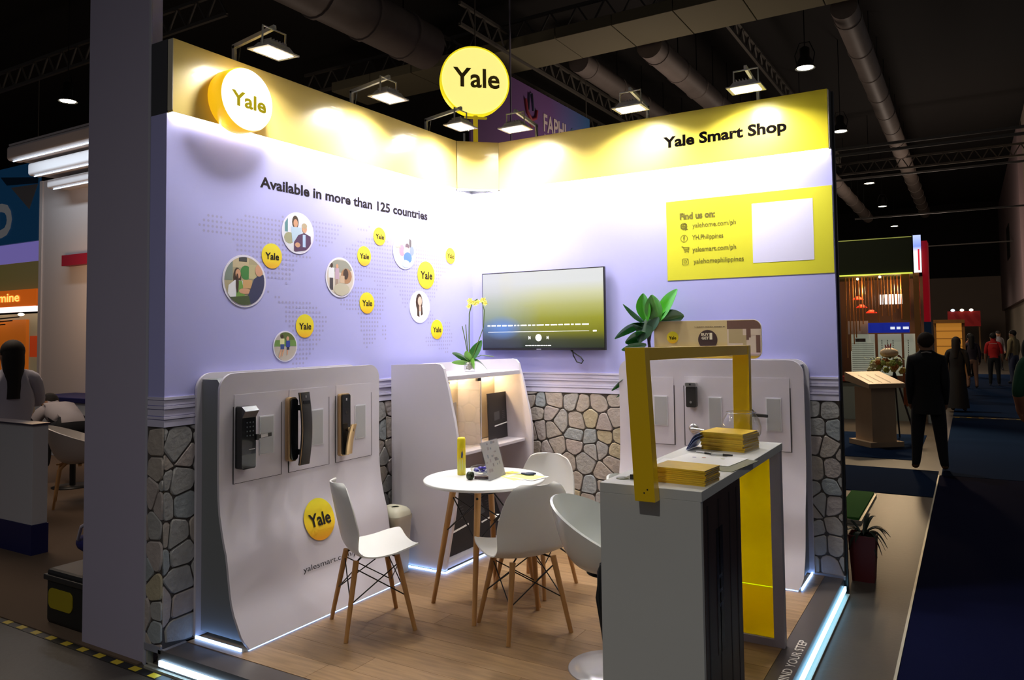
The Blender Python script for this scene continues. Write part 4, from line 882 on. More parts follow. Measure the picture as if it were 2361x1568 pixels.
# ------------------------------------------------------------------ broad-leaved plant behind the right stand
t = thing('broad_leaf_plant', 'tall green broad-leaved plant rising behind the right display stand', 'plant', (1.44, -.10, 0))
M().lathe([(0, 0), (.055, 0), (.070, .16), (.066, .16), (.055, .02), (0, .02)], n=20).build('pot', mat('pot_dark', (.05, .05, .05), .5), t)
M().lathe([(0, .14), (.06, .14), (.05, .145), (0, .147)], n=16).build('soil', mat('soil', (.03, .02, .015), .9), t)
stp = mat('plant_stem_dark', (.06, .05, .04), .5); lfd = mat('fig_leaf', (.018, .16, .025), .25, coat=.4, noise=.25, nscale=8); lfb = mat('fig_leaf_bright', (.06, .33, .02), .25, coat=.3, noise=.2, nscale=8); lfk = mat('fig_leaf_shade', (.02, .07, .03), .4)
M().tube([(0, 0, .1), (-.01, 0, .6), (.03, -.01, 1.15), (.085, 0, 1.40), (.075, 0, 1.50), (.07, 0, 1.60)], [.016, .015, .014, .012, .010, .008], 8).build('stem', stp, t)
M().tube([(.082, 0, 1.42), (.10, 0, 1.52), (.155, 0, 1.585)], .007, 6).build('branch', stp, t)
for b_, d_, L_, w_, dr_, m_, sd_ in (((.06, -.01, 1.57), (-.85, -.2, .75), .19, .035, .00, lfd, (.3, -.8, .5)), ((.07, -.01, 1.58), (-.05, -.1, 1), .20, .050, .02, lfb, (1, -.3, 0)), ((.155, -.01, 1.575), (-.1, -.3, 1), .20, .062, .02, lfb, (1, -.35, .2)), ((.16, -.01, 1.575), (.62, -.2, .9), .26, .055, .01, lfb, (.7, -.6, -.5)), ((.16, -.01, 1.57), (1, -.2, .25), .19, .050, .01, lfd, (0, -.6, .8)),
        ((.06, -.01, 1.56), (-1, -.1, .0), .21, .034, .10, lfd, (.1, -.7, .6)), ((.07, -.02, 1.49), (-.9, -.2, -.1), .14, .052, .04, lfd, (.2, -.7, .7)), ((.07, -.02, 1.42), (-1, -.1, -.1), .17, .030, .02, lfd, (.1, -.6, .7)), ((.07, -.01, 1.60), (-.2, -.3, -1), .17, .055, .0, lfk, (1, -.2, 0)), ((.10, -.01, 1.50), (.5, -.3, 1), .16, .045, .04, lfk, (.9, -.4, 0)),
        ((-.02, -.03, 1.20), (-.9, -.3, -.1), .15, .035, .08, lfd, (.2, -.8, .4)), ((-.02, -.03, 1.16), (-1, -.2, -.6), .14, .028, .03, lfd, (.2, -.9, .3)), ((.06, 0, 1.52), (-.7, -.2, .35), .12, .035, .02, lfk, (.2, -.8, .5))):
    leaf(t, b_, d_, L_*1.04, w_*1.35, dr_, m_, side=sd_, fold=.3)
# ------------------------------------------------------------------ waste bin
t = thing('waste_bin', 'cream plastic swing-lid bin between the left stand and the cabinet', 'bin', (.20, -1.205, 0))
cream = mat('bin_cream', (.66, .63, .50), .4)
m = M(); rings = []
for z, s in ((0, .80), (.03, .82), (.33, .98), (.335, 1.03), (.36, 1.03)): rings.append([(a*s, b*s, z) for a, b in rrect(.19, .16, .03, 4)])
n = len(rings[0]); m.add([v for r_ in rings for v in r_], [(j*n+i, j*n+(i+1) % n, (j+1)*n+(i+1) % n, (j+1)*n+i) for j in range(4) for i in range(n)], True); m.add(rings[0], [tuple(range(n))[::-1]]); m.build('bin_body', cream, t)
m = M(); rings = []
for z, s in ((.36, 1.02), (.385, .96), (.405, .80), (.415, .5)): rings.append([(a*s, b*s*(1 if z < .4 else .9), z) for a, b in rrect(.19, .16, .04, 4)])
m.add([v for r_ in rings for v in r_], [(j*n+i, j*n+(i+1) % n, (j+1)*n+(i+1) % n, (j+1)*n+i) for j in range(3) for i in range(n)], True); m.add(rings[-1], [tuple(range(n))]); m.build('lid', mat('bin_lid_cream', (.74, .70, .54), .4), t)
M().lathe([(.0, .003), (.022, .003), (.026, 0), (.022, 0), (0, 0)], c=(.03, -.02, .412), n=16).build('lid_grip', MC['bin_lid_cream'], t)
# ================================================================== COUNTER
CX0, CX1, CY0, CY1, CH = 2.238, 2.615, -2.46, -1.19, .96
ct = thing('reception_counter', 'white and grey reception counter with a yellow see-through end panel', 'counter', (2.44, -1.83, 0)); O_ = Vector((2.44, -1.83, 0))
def cb(m, a, b): return m.box(tuple(Vector(a)-O_), tuple(Vector(b)-O_))
lam = mat('counter_laminate', (.62, .62, .595), .45, noise=.03, nscale=3)
cb(M(), (CX0, CY0, CH-.035), (CX1, CY1, CH)).build('counter_top', lam, ct, bevel=.0015)
cb(M(), (CX0, CY0, 0), (CX1-.004, CY0+.022, CH-.035)).build('side_panel', lam, ct, bevel=.001)
cb(M(), (CX0, CY0+.022, 0), (CX0+.02, -1.96, CH-.035)).build('inner_panel', lam, ct)
cb(M(), (CX0+.02, -1.98, 0), (CX1-.004, -1.96, CH-.035)).build('partition', mat('edge_dark', (.09, .08, .085), .5), ct)
fp = cb(M(), (CX1-.010, CY0+.022, .0), (CX1-.002, -1.98, CH-.035)).build('front_print', mat('door_print_brown', (.055, .035, .032), .35, noise=.4, nscale=6, stretch=(1, 6, .3)), ct)
for y in (-2.40, -2.27, -2.13, -2.03): cb(M(), (CX1-.002, y, .02), (CX1-.001, y+.012, CH-.06)).build('print_stripe', mat('print_stripe_dark', (.02, .014, .016), .4), fp)
cb(M(), (CX1-.002, -2.30, .36), (CX1-.001, -2.22, .80)).build('lock_picture', mat('lock_print', (.012, .012, .016), .25), fp)
for k in range(9):
    cb(M(), (CX1-.001, -2.275+(k % 3)*.014, .62-(k//3)*.05), (CX1-.0004, -2.268+(k % 3)*.014, .632-(k//3)*.05)).build('key_mark', mat('lock_print_dot', (.10, .12, .18), .4), fp)
cb(M(), (2.562, CY1-.045, 0), (CX1-.004, CY1, CH-.035)).build('post', mat('post_mauve', (.42, .38, .42), .45), ct)
cb(M(), (CX0, CY1-.045, 0), (CX0+.045, CY1, CH-.035)).build('post', MC['post_mauve'], ct)
cb(M(), (CX0+.045, CY1-.045, 0), (2.562, CY1, .035)).build('bottom_rail', MC['post_mauve'], ct)
ya = bpy.data.materials.new('yellow_acrylic'); ya.use_nodes = True; nt = ya.node_tree; nt.nodes.remove(nt.nodes['Principled BSDF'])
tr = nt.nodes.new('ShaderNodeBsdfTransparent'); tr.inputs[0].default_value = (.93, .80, .015, 1); gl_ = nt.nodes.new('ShaderNodeBsdfGlossy'); gl_.inputs['Roughness'].default_value = .05; di = nt.nodes.new('ShaderNodeBsdfTranslucent'); di.inputs[0].default_value = (.9, .78, .01, 1)
fr_ = nt.nodes.new('ShaderNodeFresnel'); fr_.inputs[0].default_value = 1.3; mxa = nt.nodes.new('ShaderNodeMixShader'); mxb = nt.nodes.new('ShaderNodeMixShader'); mxa.inputs[0].default_value = .35
nt.links.new(tr.outputs[0], mxa.inputs[1]); nt.links.new(di.outputs[0], mxa.inputs[2]); nt.links.new(fr_.outputs[0], mxb.inputs[0]); nt.links.new(mxa.outputs[0], mxb.inputs[1]); nt.links.new(gl_.outputs[0], mxb.inputs[2]); nt.links.new(mxb.outputs[0], nt.nodes['Material Output'].inputs[0])
cb(M(), (CX0+.045, CY1-.030, .035), (2.562, CY1-.027, CH-.035)).build('acrylic_panel', ya, ct)
M().lathe([(.026, CH), (.026, CH+.002), (.020, CH+.003), (.0, CH+.0025)], c=(2.285-2.44, -2.355+1.83, 0), n=24).build('cable_grommet', mat('grommet_olive', (.10, .11, .06), .5), ct)
# yellow photo arch fixed to the counter ends
ar = thing('yellow_arch', 'square yellow arch standing over the counter, fixed to its two ends', 'frame', (2.42, -1.83, .92)); OA = Vector((2.42, -1.83, .92))
ym = mat('arch_yellow', (.95, .60, .006), .28, coat=.3)
def sl(a, b, w, d):   # slanting post with a level foot
    a = Vector(a)-OA; b = Vector(b)-OA
    vs = [c+Vector((sx*w/2, sy*d/2, 0)) for c in (a, b) for sx, sy in ((-1, -1), (1, -1), (1, 1), (-1, 1))]
    return M().add(vs, [(0, 3, 2, 1), (4, 5, 6, 7), (0, 1, 5, 4), (1, 2, 6, 5), (2, 3, 7, 6), (3, 0, 4, 7)])
sl((2.430, -2.485, .918), (2.402, -2.485, 1.448), .074, .045).build('near_post', ym, ar, bevel=.0015)
sl((2.422, -1.166, .905), (2.425, -1.166, 1.430), .080, .045).build('far_post', ym, ar, bevel=.0015)
m = M(); a0 = Vector((2.402, -2.4625, 1.402))-OA; a1 = Vector((2.425, -1.1885, 1.385))-OA
m.add([a+Vector((x, 0, z)) for a in (a0, a1) for x, z in ((-.037, 0), (.037, 0), (.037, .045), (-.037, .045))], [(0, 3, 2, 1), (4, 5, 6, 7), (0, 1, 5, 4), (1, 2, 6, 5), (2, 3, 7, 6), (3, 0, 4, 7)]).build('top_bar', ym, ar, bevel=.0015)
for dx in (.0, .012): M().cyl(tuple(Vector((2.428+dx, -2.508, .948+dx))-OA), tuple(Vector((2.428+dx, -2.5075, .948+dx))-OA), .003, n=8).build('screw', satin, ar)
# ------------------------------------------------------------------ things on the counter
cov = mat('brochure_gold', (.80, .52, .03), .35, noise=.15, nscale=30); pgs = mat('brochure_pages', (.50, .42, .30), .7)
def brochures(n, cx, cy, w, d, th, rz, zz, words, grp, seed):
    R = random.Random(seed); first = None
    for k in range(n):
        z = zz+k*(th+.0006); a = math.radians(rz+R.uniform(-2.2, 2.2)); x = cx+R.uniform(-.003, .003); y = cy+R.uniform(-.004, .004)
        lb = words % ('bottom', 'second', 'third', 'fourth', 'fifth', 'sixth', 'seventh', 'eighth', 'ninth')[k] if k < n-1 else words % 'topmost'
        if first is None:
            first = thing('brochure', lb, 'brochure', (x, y, z), a, grp)
            M().box((-w/2, -d/2, 0), (w/2, d/2, .0008)).box((-w/2, -d/2, th-.0008), (w/2, d/2, th)).box((-w/2, -d/2-.0008, 0), (w/2, -d/2, th)).build('cover', cov, first)
            M().box((-w/2+.001, -d/2+.001, .0008), (w/2-.001, d/2-.002, th-.0008)).build('pages', pgs, first)
        else: dup(first, (x, y, z), a, lb)
brochures(8, 2.502, -2.290, .205, .145, .0062, -3, CH, 'yellow brochure beside the near arch post, %s from below in its stack', 'brochures in the near stack', 3)
brochures(9, 2.440, -1.470, .205, .180, .0085, -8, CH, 'yellow brochure before the glass bowl, %s from below in its stack', 'brochures in the far stack', 5)
t = thing('blue_leaflet', 'curled pale blue leaflets fanned against the far brochure stack', 'leaflet', (2.325, -1.55, CH))
bm2 = mat('leaflet_blue', (.28, .34, .62), .5)
for k in range(3): M().grid(lambda u, v, k=k: (-.045+.055*v+.004*k, -.07+.15*u, .004+(.075-.012*k)*math.sin(v*1.5)), 3, 8).build('leaflet_sheet', bm2, t, solid=.001)
f1 = sheet('paper_sheet', 'white printed sheet with small colour pictures on the counter', 2.445, -1.83, CH+.003, .27, .225, -6, paper)
for k, (a, b, c) in enumerate(((-.07, .02, (.08, .06, .3)), (-.03, .03, (.4, .12, .08)), (.05, .04, (.35, .38, .05)))): M().ball((a, b, .0011), .010, 8, 4, (1, .8, .04)).build('printed_dot', mat('print_dot_%d' % k, c, .5), f1)
sheet('clipboard', 'olive folder under the sheets, reaching the counter front edge', 2.515, -1.90, CH, .22, .30, -6, mat('folder_olive', (.16, .16, .09), .5), 'folder', .002)
sheet('paper_sheet', 'second white sheet lying half under the printed one', 2.40, -1.95, CH+.0022, .25, .16, 4, mat('white_paper_b', (.76, .76, .76), .6), 'paper', .0006)
def pen(lb, p, q, mcap):
    t = thing('pen', lb, 'pen', p); d = Vector(q)-Vector(p)
    M().cyl((0, 0, 0), tuple(d*.55), .0045, n=10).build('barrel', mat('pen_white', (.55, .55, .55), .3), t); M().cyl(tuple(d*.55), tuple(d), .0055, .004, n=10).build('grip', mcap, t); M().cyl((0, 0, 0), tuple(-d*.08), .003, .001, n=8).build('tip', mcap, t)
pen('black and white pen lying on the counter papers, left one', (2.352, -1.69, CH+.010), (2.430, -1.72, CH+.010), satin)
pen('black and white pen lying on the counter papers, right one', (2.43, -1.735, CH+.010), (2.52, -1.72, CH+.010), satin)
t = thing('tent_card', 'small folded white card beside the near arch post', 'card', (2.335, -2.36, CH))
M().prism([(-.05, 0, 0), (.03, 0, .042), (.05, 0, .0)], (0, .05, 0)).build('card_leaf', paper, t); M().box((-.02, -.001, .0), (.04, .0, .018)).build('dark_print', satin, t)
tg = bpy.data.materials.new('thin_glass'); tg.use_nodes = True; nt = tg.node_tree; nt.nodes.remove(nt.nodes['Principled BSDF'])
tr = nt.nodes.new('ShaderNodeBsdfTransparent'); tr.inputs[0].default_value = (.94, .95, .95, 1); gl_ = nt.nodes.new('ShaderNodeBsdfGlossy'); gl_.inputs['Roughness'].default_value = .03
fr_ = nt.nodes.new('ShaderNodeLayerWeight'); fr_.inputs[0].default_value = .12; mx_ = nt.nodes.new('ShaderNodeMixShader')
nt.links.new(fr_.outputs['Facing'], mx_.inputs[0]); nt.links.new(tr.outputs[0], mx_.inputs[1]); nt.links.new(gl_.outputs[0], mx_.inputs[2]); nt.links.new(mx_.outputs[0], nt.nodes['Material Output'].inputs[0])
t = thing('fish_bowl', 'round clear glass bowl at the far end of the counter', 'bowl', (2.445, -1.285, CH))
M().lathe([(0, .001), (.045, .001), (.075, .018), (.092, .05), (.094, .082), (.086, .115), (.070, .138), (.066, .145), (.070, .150), (.072, .148)], n=40).build('bowl', tg, t)
M().lathe([(.069, .146), (.073, .149), (.069, .152), (.066, .149), (.069, .146)], n=40).build('rim', tg, t)
for o in bpy.data.objects:      # thin blown glass and clear acrylic share the same look
    if o.type == 'MESH':
        for i, mm in enumerate(o.data.materials):
            if mm and mm.name in ('clear_glass', 'clear_acrylic', 'door_glass'): o.data.materials[i] = tg
# ------------------------------------------------------------------ bar stools
tubm = mat('stool_white', (.74, .77, .74), .25, coat=.3)
def stool(label, x, y, rz):
    t = thing('bar_stool', label, 'bar stool', (x, y, 0), rz, 'white bar stools behind the counter')
    M().lathe([(0, .022), (.04, .020), (.12, .012), (.185, .006), (.19, 0), (0, 0)], n=48).build('base', mat('stool_base', (.62, .60, .62), .2, .3), t)
    M().cyl((0, 0, .015), (0, 0, .30), .028, n=20).build('gas_column', silver, t); M().cyl((0, 0, .28), (0, 0, .44), .018, n=16).build('piston', silver, t)
    M().lathe([(.10, .425), (.03, .445), (.02, .42), (.02, .41)], n=24).build('seat_plate', blackm, t)
    def tub(u, v):    # high at local -X, low at local +X
        a = 2*math.pi*u; rim = .585+.165*(.5-.5*math.cos(a))**1.0*1.0; rim = .50+.25*(.5-.5*math.cos(a))
        r = .25*(v**.55)*(1+.02*math.cos(2*a)); z = .445+(rim-.445)*v**2.4
        return (r*math.cos(a), r*math.sin(a)*1.0, z)
    M().grid(tub, 40, 14).build('tub_seat', tubm, t, solid=.012)
    return t
stool('white tub bar stool close behind the near end of the counter', 1.975, -1.82, .15)
stool('second white tub bar stool farther back, almost hidden by the counter', 1.99, -1.235, .15)
t = thing('umbrella', 'folded black umbrella hanging beside the near bar stool', 'umbrella', (2.085, -2.10, -.0))
M().tube([(.03, 0, .02), (.022, 0, .10), (.012, 0, .25), (0, 0, .42), (-.006, 0, .52), (-.004, 0, .56)], [.004, .012, .026, .032, .026, .010], 9).build('canopy', mat('umbrella_black', (.01, .012, .014), .6), t)
for k in range(5): M().tube([(.012+.02*math.cos(k*1.25), .02*math.sin(k*1.25), .24), (.034*math.cos(k*1.25+.3), .034*math.sin(k*1.25+.3), .42), (.02*math.cos(k*1.25+.5), .02*math.sin(k*1.25+.5), .55)], [.004, .010, .004], 5).build('fold', MC['umbrella_black'], t)
M().tube([(-.004, 0, .55), (-.004, 0, .575), (.010, .0, .59), (.025, 0, .58)], .009, 8).build('handle', satin, t)
# ================================================================== LEFT NEIGHBOUR BOOTH
lfl = tag(M().box((-16, -2.70, HF), (-.13*KX-.02, 9, HF+.008)).build('carpet', mat('brown_carpet', (.13, .085, .055), .95, bump=.3, bscale=300)), 'brown carpet of the neighbouring booth on the left', 'carpet')
lc = thing('white_counter', 'white counter with a navy base at the left edge', 'counter', (-3.62, -1.91, HF+.008))
M().box((-.99, -.055, .22), (.99, .055, .955)).build('body', mat('counter_white_dim', (.60, .59, .62), .5), lc, bevel=.003); M().box((-1.0, -.06, 0), (1.0, .06, .22)).build('navy_base', mat('navy_paint', (.01, .012, .10), .5), lc); M().box((-1.0, -.065, .955), (1.0, .065, .968)).build('top', mat('counter_top_dark', (.05, .04, .07), .4), lc)
pz = thing('pavilion_wall', 'white wall with a stepped lit cornice left of the tall partition', 'wall panel', (-7.4, 1.35, HF+.009))
pw = mat('pavilion_white', (.62, .56, .54), .55)
M().box((-1.75, 0, 0), (1.6, .15, 4.1)).build('wall_panel', pw, pz); M().box((-1.77, -.02, 0), (-1.69, .17, 4.1)).build('corner_post', pw, pz)
ledc = mat('cornice_led', (1, 1, 1), .4, emit=(.62, .80, 1), es=1.8)
for x0, y0, z0, z1 in ((-1.50, -.62, 4.28, 4.50), (-1.22, -.46, 4.05, 4.24), (-1.0, -.30, 3.86, 3.99)):
    q = rrect(z1-z0, z1-z0, (z1-z0)*.22, 5); cpart = M().prism([(x0, y0+(z1-z0)/2+a, (z0+z1)/2+b) for a, b in q], (3.1, 0, 0)).box((x0+.05, y0+.1, z0+.01), (1.6, .1, z1-.01)).build('cornice_step', pw, pz)
    M().box((x0+.1, y0+.03, z0-.025), (1.6, y0+.045, z0-.012)).build('cornice_led', ledc, pz)
M().box((-1.50, -.60, 4.50), (1.6, .1, 4.53)).build('cornice_step', pw, pz)
M().box((-.92, -.12, 2.70), (-.2, 0, 2.86)).build('red_bracket', mat('red_paint', (.30, .01, .03), .5), pz)
lamp('pavilion_glow', 'POINT', (-7.2, .3, 2.3), 30, (1, .62, .35), .2); lamp('pavilion_cove', 'AREA', (-7.4, .55, 4.15), 14, (.7, .85, 1), 2.6, .1, (0, .4, -1))
cst = thing('navy_top_counter', 'low white bench counter with a navy top behind the neighbour chair', 'counter', (-7.4, 1.0, HF+.008))
M().box((-.65, -.25, 0), (.7, .3, .74)).build('body', mat('pale_blue_white', (.50, .56, .64), .5), cst, bevel=.004); M().box((-.68, -.28, .74), (.73, .33, .81)).build('navy_top', MC['navy_paint'], cst, bevel=.01)
t = thing('tub_chair', 'white tub armchair on wooden legs in the neighbouring booth', 'chair', (-4.13, -.78, HF+.008), math.radians(150))
M().grid(lambda u, v: ((.33*v**.5)*math.cos(2*math.pi*u), (.30*v**.5)*math.sin(2*math.pi*u), .40+(.13+.24*(.5+.5*math.sin(2*math.pi*u)))*v**2.2), 32, 10).build('seat_shell', mat('tub_white', (.62, .58, .55), .45), t, solid=.012)
for a in (45, 135, 225, 315):
    a = math.radians(a); M().tube([(.17*math.cos(a), .17*math.sin(a), .405), (.24*math.cos(a), .24*math.sin(a), .36), (.30*math.cos(a), .30*math.sin(a), 0)], [.014, .017, .011], 8).build('leg', oak, t)
M().box((-.2, -.015, .385), (.2, .015, .40)).box((-.015, -.2, .385), (.015, .2, .40)).build('seat_cross', oak, t)
bn = thing('hanging_banner', 'dark blue hanging banner with a white letter at the far left', 'banner', (-22.2, 7.0, 5.9))
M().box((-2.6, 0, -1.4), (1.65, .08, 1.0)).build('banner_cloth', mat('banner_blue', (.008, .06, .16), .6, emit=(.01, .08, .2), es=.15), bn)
M().prism([(.05, -.01, .35), (1.62, -.01, .3), (1.15, -.01, -.42)], (0, .01, 0)).build('white_triangle', mat('banner_white', (.5, .48, .48), .6), bn)
M().prism([(-.6, -.012, .75), (1.64, -.012, .5), (1.62, -.012, .32), (-.2, -.012, .45)], (0, .01, 0)).build('light_wedge', mat('banner_mid', (.01, .09, .2), .6), bn)
text('D', bn, mat('banner_letter', (.60, .58, .60), .6, emit=(.6, .6, .62), es=.08), (-.95, -.02, -1.12), 1.02, 1.12, 'y', bold=.05)
for x in (-2.4, 1.5): M().bar((x, .04, 1.0), (x, .04, 3.6), .02).build('hanging_wire', trm, bn)
M().box((-2.6, .1, -2.0), (1.65, .12, -1.4)).build('purple_glow_strip', mat('purple_light', (.3, .2, .6), .5, emit=(.25, .2, .6), es=.45), bn)
sg = thing('orange_shop_front', 'orange lit shop front with script lettering at the far left', 'shop front', (-23.6, 8.0, HF))
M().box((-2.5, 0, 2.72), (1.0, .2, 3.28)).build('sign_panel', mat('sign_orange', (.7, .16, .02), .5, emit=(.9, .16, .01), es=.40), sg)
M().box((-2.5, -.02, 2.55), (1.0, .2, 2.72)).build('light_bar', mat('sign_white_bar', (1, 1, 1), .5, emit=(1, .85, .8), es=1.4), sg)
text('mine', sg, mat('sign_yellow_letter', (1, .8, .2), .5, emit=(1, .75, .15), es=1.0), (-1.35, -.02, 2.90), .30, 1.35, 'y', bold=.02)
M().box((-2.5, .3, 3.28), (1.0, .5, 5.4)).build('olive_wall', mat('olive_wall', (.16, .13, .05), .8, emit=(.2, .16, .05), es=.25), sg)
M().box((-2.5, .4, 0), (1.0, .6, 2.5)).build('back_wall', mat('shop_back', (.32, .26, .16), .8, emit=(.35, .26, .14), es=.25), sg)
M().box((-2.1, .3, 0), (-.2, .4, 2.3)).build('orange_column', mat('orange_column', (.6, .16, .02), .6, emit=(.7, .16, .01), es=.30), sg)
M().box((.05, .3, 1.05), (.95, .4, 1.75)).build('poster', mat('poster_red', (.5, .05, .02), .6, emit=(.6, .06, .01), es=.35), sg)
for k in range(4): M().bar((-2.4, -.5-k*.2, 2.25-k*.12), (1.0, -.5-k*.2, 2.35-k*.12), .035).build('awning_bar', trm, sg)
for x, y in ((-1.9, -.1), (-1.55, -.15), (.3, -.1)): M().ball((x, y, 2.45), .09, 10, 6, (1.4, 1, .6)).build('ceiling_spot', mat('spot_glow', (1, 1, 1), .5, emit=(1, .85, .6), es=3), sg)
# rolling tool box and blue bag
t = thing('tool_box', 'black plastic tool box with a yellow label behind the tall partition', 'tool box', (-.93, -2.47, HF+.008))
M().box((-.22, -.15, 0), (.30, .16, .30)).build('box_body', mat('toolbox_black', (.012, .012, .012), .5), t, bevel=.02); M().box((-.23, -.16, .24), (.31, .17, .27)).build('lid_rim', satin, t, bevel=.004)
M().prism([(-.065+a, -.155, .145+b) for a, b in rrect(.24, .11, .035)], (0, .006, 0)).build('yellow_label', mat('toolbox_yellow', (.38, .30, .01), .4), t)
t = thing('blue_bag', 'dark blue bag with white straps resting on the black tool box', 'bag', (-.72, -2.46, HF+.31))
M().ball((-.0, 0, .17), .20, 14, 10, (1.0, .62, .9)).ball((-.16, -.02, .14), .13, 12, 8, (1.3, .7, .45)).build('bag_body', mat('bag_blue', (.010, .010, .12), .6, noise=.5, nscale=10, bump=1, bscale=20), t)
M().tube([(-.22, -.10, .17), (-.12, -.14, .26), (.02, -.12, .34), (.12, -.05, .36)], .009, 6).build('strap', mat('strap_white', (.55, .5, .6), .6), t); M().tube([(-.05, -.12, .10), (-.03, -.14, .18), (-.05, -.13, .24)], .006, 6).build('strap', MC['strap_white'], t)
# FAPHL banner
fb = thing('hanging_banner', 'dark purple hanging banner with emblem and white capitals behind the pole sign', 'banner', (-5.3, 9.3, 5.0))
M().box((-.04, -1.6, .0), (0, 4.1, 2.30)).build('banner_cloth', ramp_mat('banner_purple', [(0, (.2, .09, .28)), (.6, (.2, .09, .3)), (1, (.05, .2, .5))], 1, rough=.7), fb)
text('FAPHL', fb, mat('banner_pale', (.8, .68, .66), .6), (.01, 1.50, 1.40), .44, 1.30, 'x', bold=.02)
text('20', fb, mat('banner_blue_letter', (.10, .18, .30), .6), (.01, 2.95, 1.42), .40, .55, 'x', bold=.02)
text('INTERNATIONAL', fb, MC['banner_pale'], (.01, 1.52, 1.25), .09, 1.1, 'x')
em = M(); em.tube([(.01, .62, 1.95), (.01, .70, 1.66), (.01, .90, 1.52), (.01, 1.10, 1.60), (.01, 1.15, 1.80)], .045, 6); em.tube([(.01, .72, 1.50), (.01, .92, 1.36), (.01, 1.1, 1.46)], .03, 6); em.build('emblem_red', mat('emblem_red', (.30, .03, .05), .6), fb)
em = M(); em.tube([(.01, .78, 1.72), (.01, .80, 2.1), (.01, .92, 2.15), (.01, 1.0, 1.75)], .035, 6); em.build('emblem_blue', mat('emblem_blue', (.14, .14, .26), .6), fb)
for y in (-1.4, 3.9): M().bar((0, y, 2.3), (0, y, 4.5), .02).build('hanging_wire', trm, fb)
M().bar((0, .0, -.9), (0, .0, 4.4), .03).build('support_pole', mat('pole_pale', (.3, .28, .35), .5), fb)
# ================================================================== RIGHT BACKGROUND STALL
sr = thing('food_stall', 'stall with dark green fascia, hanging wooden slats and menu boards', 'stall', (2.0, 9.5, HF)); ZB = -HF
def sb(m, a, b): return m.box((a[0]-2.0, a[1]-9.5, a[2]+ZB), (b[0]-2.0, b[1]-9.5, b[2]+ZB))
sb(M(), (.9, 9.5, 2.46), (2.60, 11.2, 3.10)).build('green_fascia', mat('fascia_green', (.035, .04, .012), .5), sr)
gl1 = mat('green_led', (1, 1, .4), .5, emit=(.55, .62, .05), es=1.3)
sb(M(), (.9, 9.48, 2.452), (2.60, 9.5, 2.475)).build('led_line', gl1, sr); sb(M(), (.9, 9.49, 3.08), (2.60, 9.5, 3.093)).build('led_line', mat('green_led_dim', (1, 1, .4), .5, emit=(.3, .33, .05), es=.6), sr)
sb(M(), (2.60, 9.45, 2.46), (2.62, 10.2, 3.12)).build('screen_case', blackm, sr)
sb(M(), (2.622, 9.45, 2.46), (2.74, 9.46, 3.10)).build('led_screen', ramp_mat('screen_mix', [(0, (1, .9, .9)), (.55, (1, .95, .95)), (.7, (.25, .35, .9)), (1, (.55, .65, 1))], 2, emit=1.1), sr)
sb(M(), (2.69, 9.44, 2.50), (2.715, 9.45, 2.86)).build('screen_red_mark', mat('red_glow', (1, 0, 0), .5, emit=(.9, .02, .05), es=.8), sr)
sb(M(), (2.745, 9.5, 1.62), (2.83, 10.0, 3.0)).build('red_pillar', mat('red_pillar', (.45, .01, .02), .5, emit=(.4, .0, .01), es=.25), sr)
sb(M(), (2.74, 9.5, 1.20), (2.85, 10.0, 1.62)).build('blue_box', mat('stall_blue', (.01, .05, .14), .5), sr); sb(M(), (2.74, 9.6, 0-.1), (2.85, 10.0, 1.20)).build('white_panel', mat('stall_white', (.45, .45, .40), .6), sr)
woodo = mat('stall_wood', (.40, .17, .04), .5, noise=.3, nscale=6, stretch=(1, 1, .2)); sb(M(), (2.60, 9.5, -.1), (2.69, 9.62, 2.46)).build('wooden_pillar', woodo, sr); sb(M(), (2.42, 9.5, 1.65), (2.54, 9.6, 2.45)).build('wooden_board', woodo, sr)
sb(M(), (.9, 11.1, -.1), (2.75, 11.2, 2.5)).build('back_wall', mat('stall_back', (.10, .05, .03), .8), sr)
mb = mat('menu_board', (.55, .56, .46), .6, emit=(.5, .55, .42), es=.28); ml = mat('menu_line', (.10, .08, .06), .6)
for x0, x1 in ((1.53, 1.93), (1.98, 2.36), (2.40, 2.58)):
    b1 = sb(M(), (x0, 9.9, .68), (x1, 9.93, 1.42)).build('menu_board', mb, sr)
    m = M()
    if x0 < 1.6:
        for k in range(15): sb(m, (x0+.02, 9.894, .74+k*.036), (x1-.02, 9.899, .746+k*.036))
        sb(m, (x0+.08, 9.893, 1.28), (x0+.25, 9.899, 1.34))
    else:
        for k in range(int((x1-x0)/.095)):
            for j in range(14): sb(m, (x0+.06+k*.09, 9.894, .74+j*.042), (x0+.072+k*.09, 9.899, .765+j*.042))
    o = m.build('menu_print', ml, b1); o['kind'] = 'stuff'
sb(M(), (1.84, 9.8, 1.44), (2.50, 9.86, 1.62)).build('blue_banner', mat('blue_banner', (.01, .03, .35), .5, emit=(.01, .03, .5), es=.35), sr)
for k, (a, b) in enumerate(((2.20, 2.27), (2.30, 2.36), (2.40, 2.49))): sb(M(), (a, 9.79, 1.50), (b, 9.80, 1.545)).build('banner_mark', mat('banner_mark', (1, 1, 1), .5, emit=(.7, .85, 1), es=.8), sr)
sb(M(), (1.50, 9.85, 1.42), (1.83, 9.9, 1.66)).build('round_poster', mat('poster_pale', (.35, .32, .34), .5), sr)
for k, (a, b) in enumerate(((2.00, 2.04), (2.06, 2.14), (2.155, 2.225), (2.25, 2.32), (2.335, 2.39), (2.41, 2.44), (2.45, 2.47))):
    sb(M(), (a, 10.3, 1.96), (b, 10.33, 2.14)).build('lit_sign_block', mat('lit_letter', (1, 1, 1), .5, emit=(.85, .95, 1), es=1.6), sr)
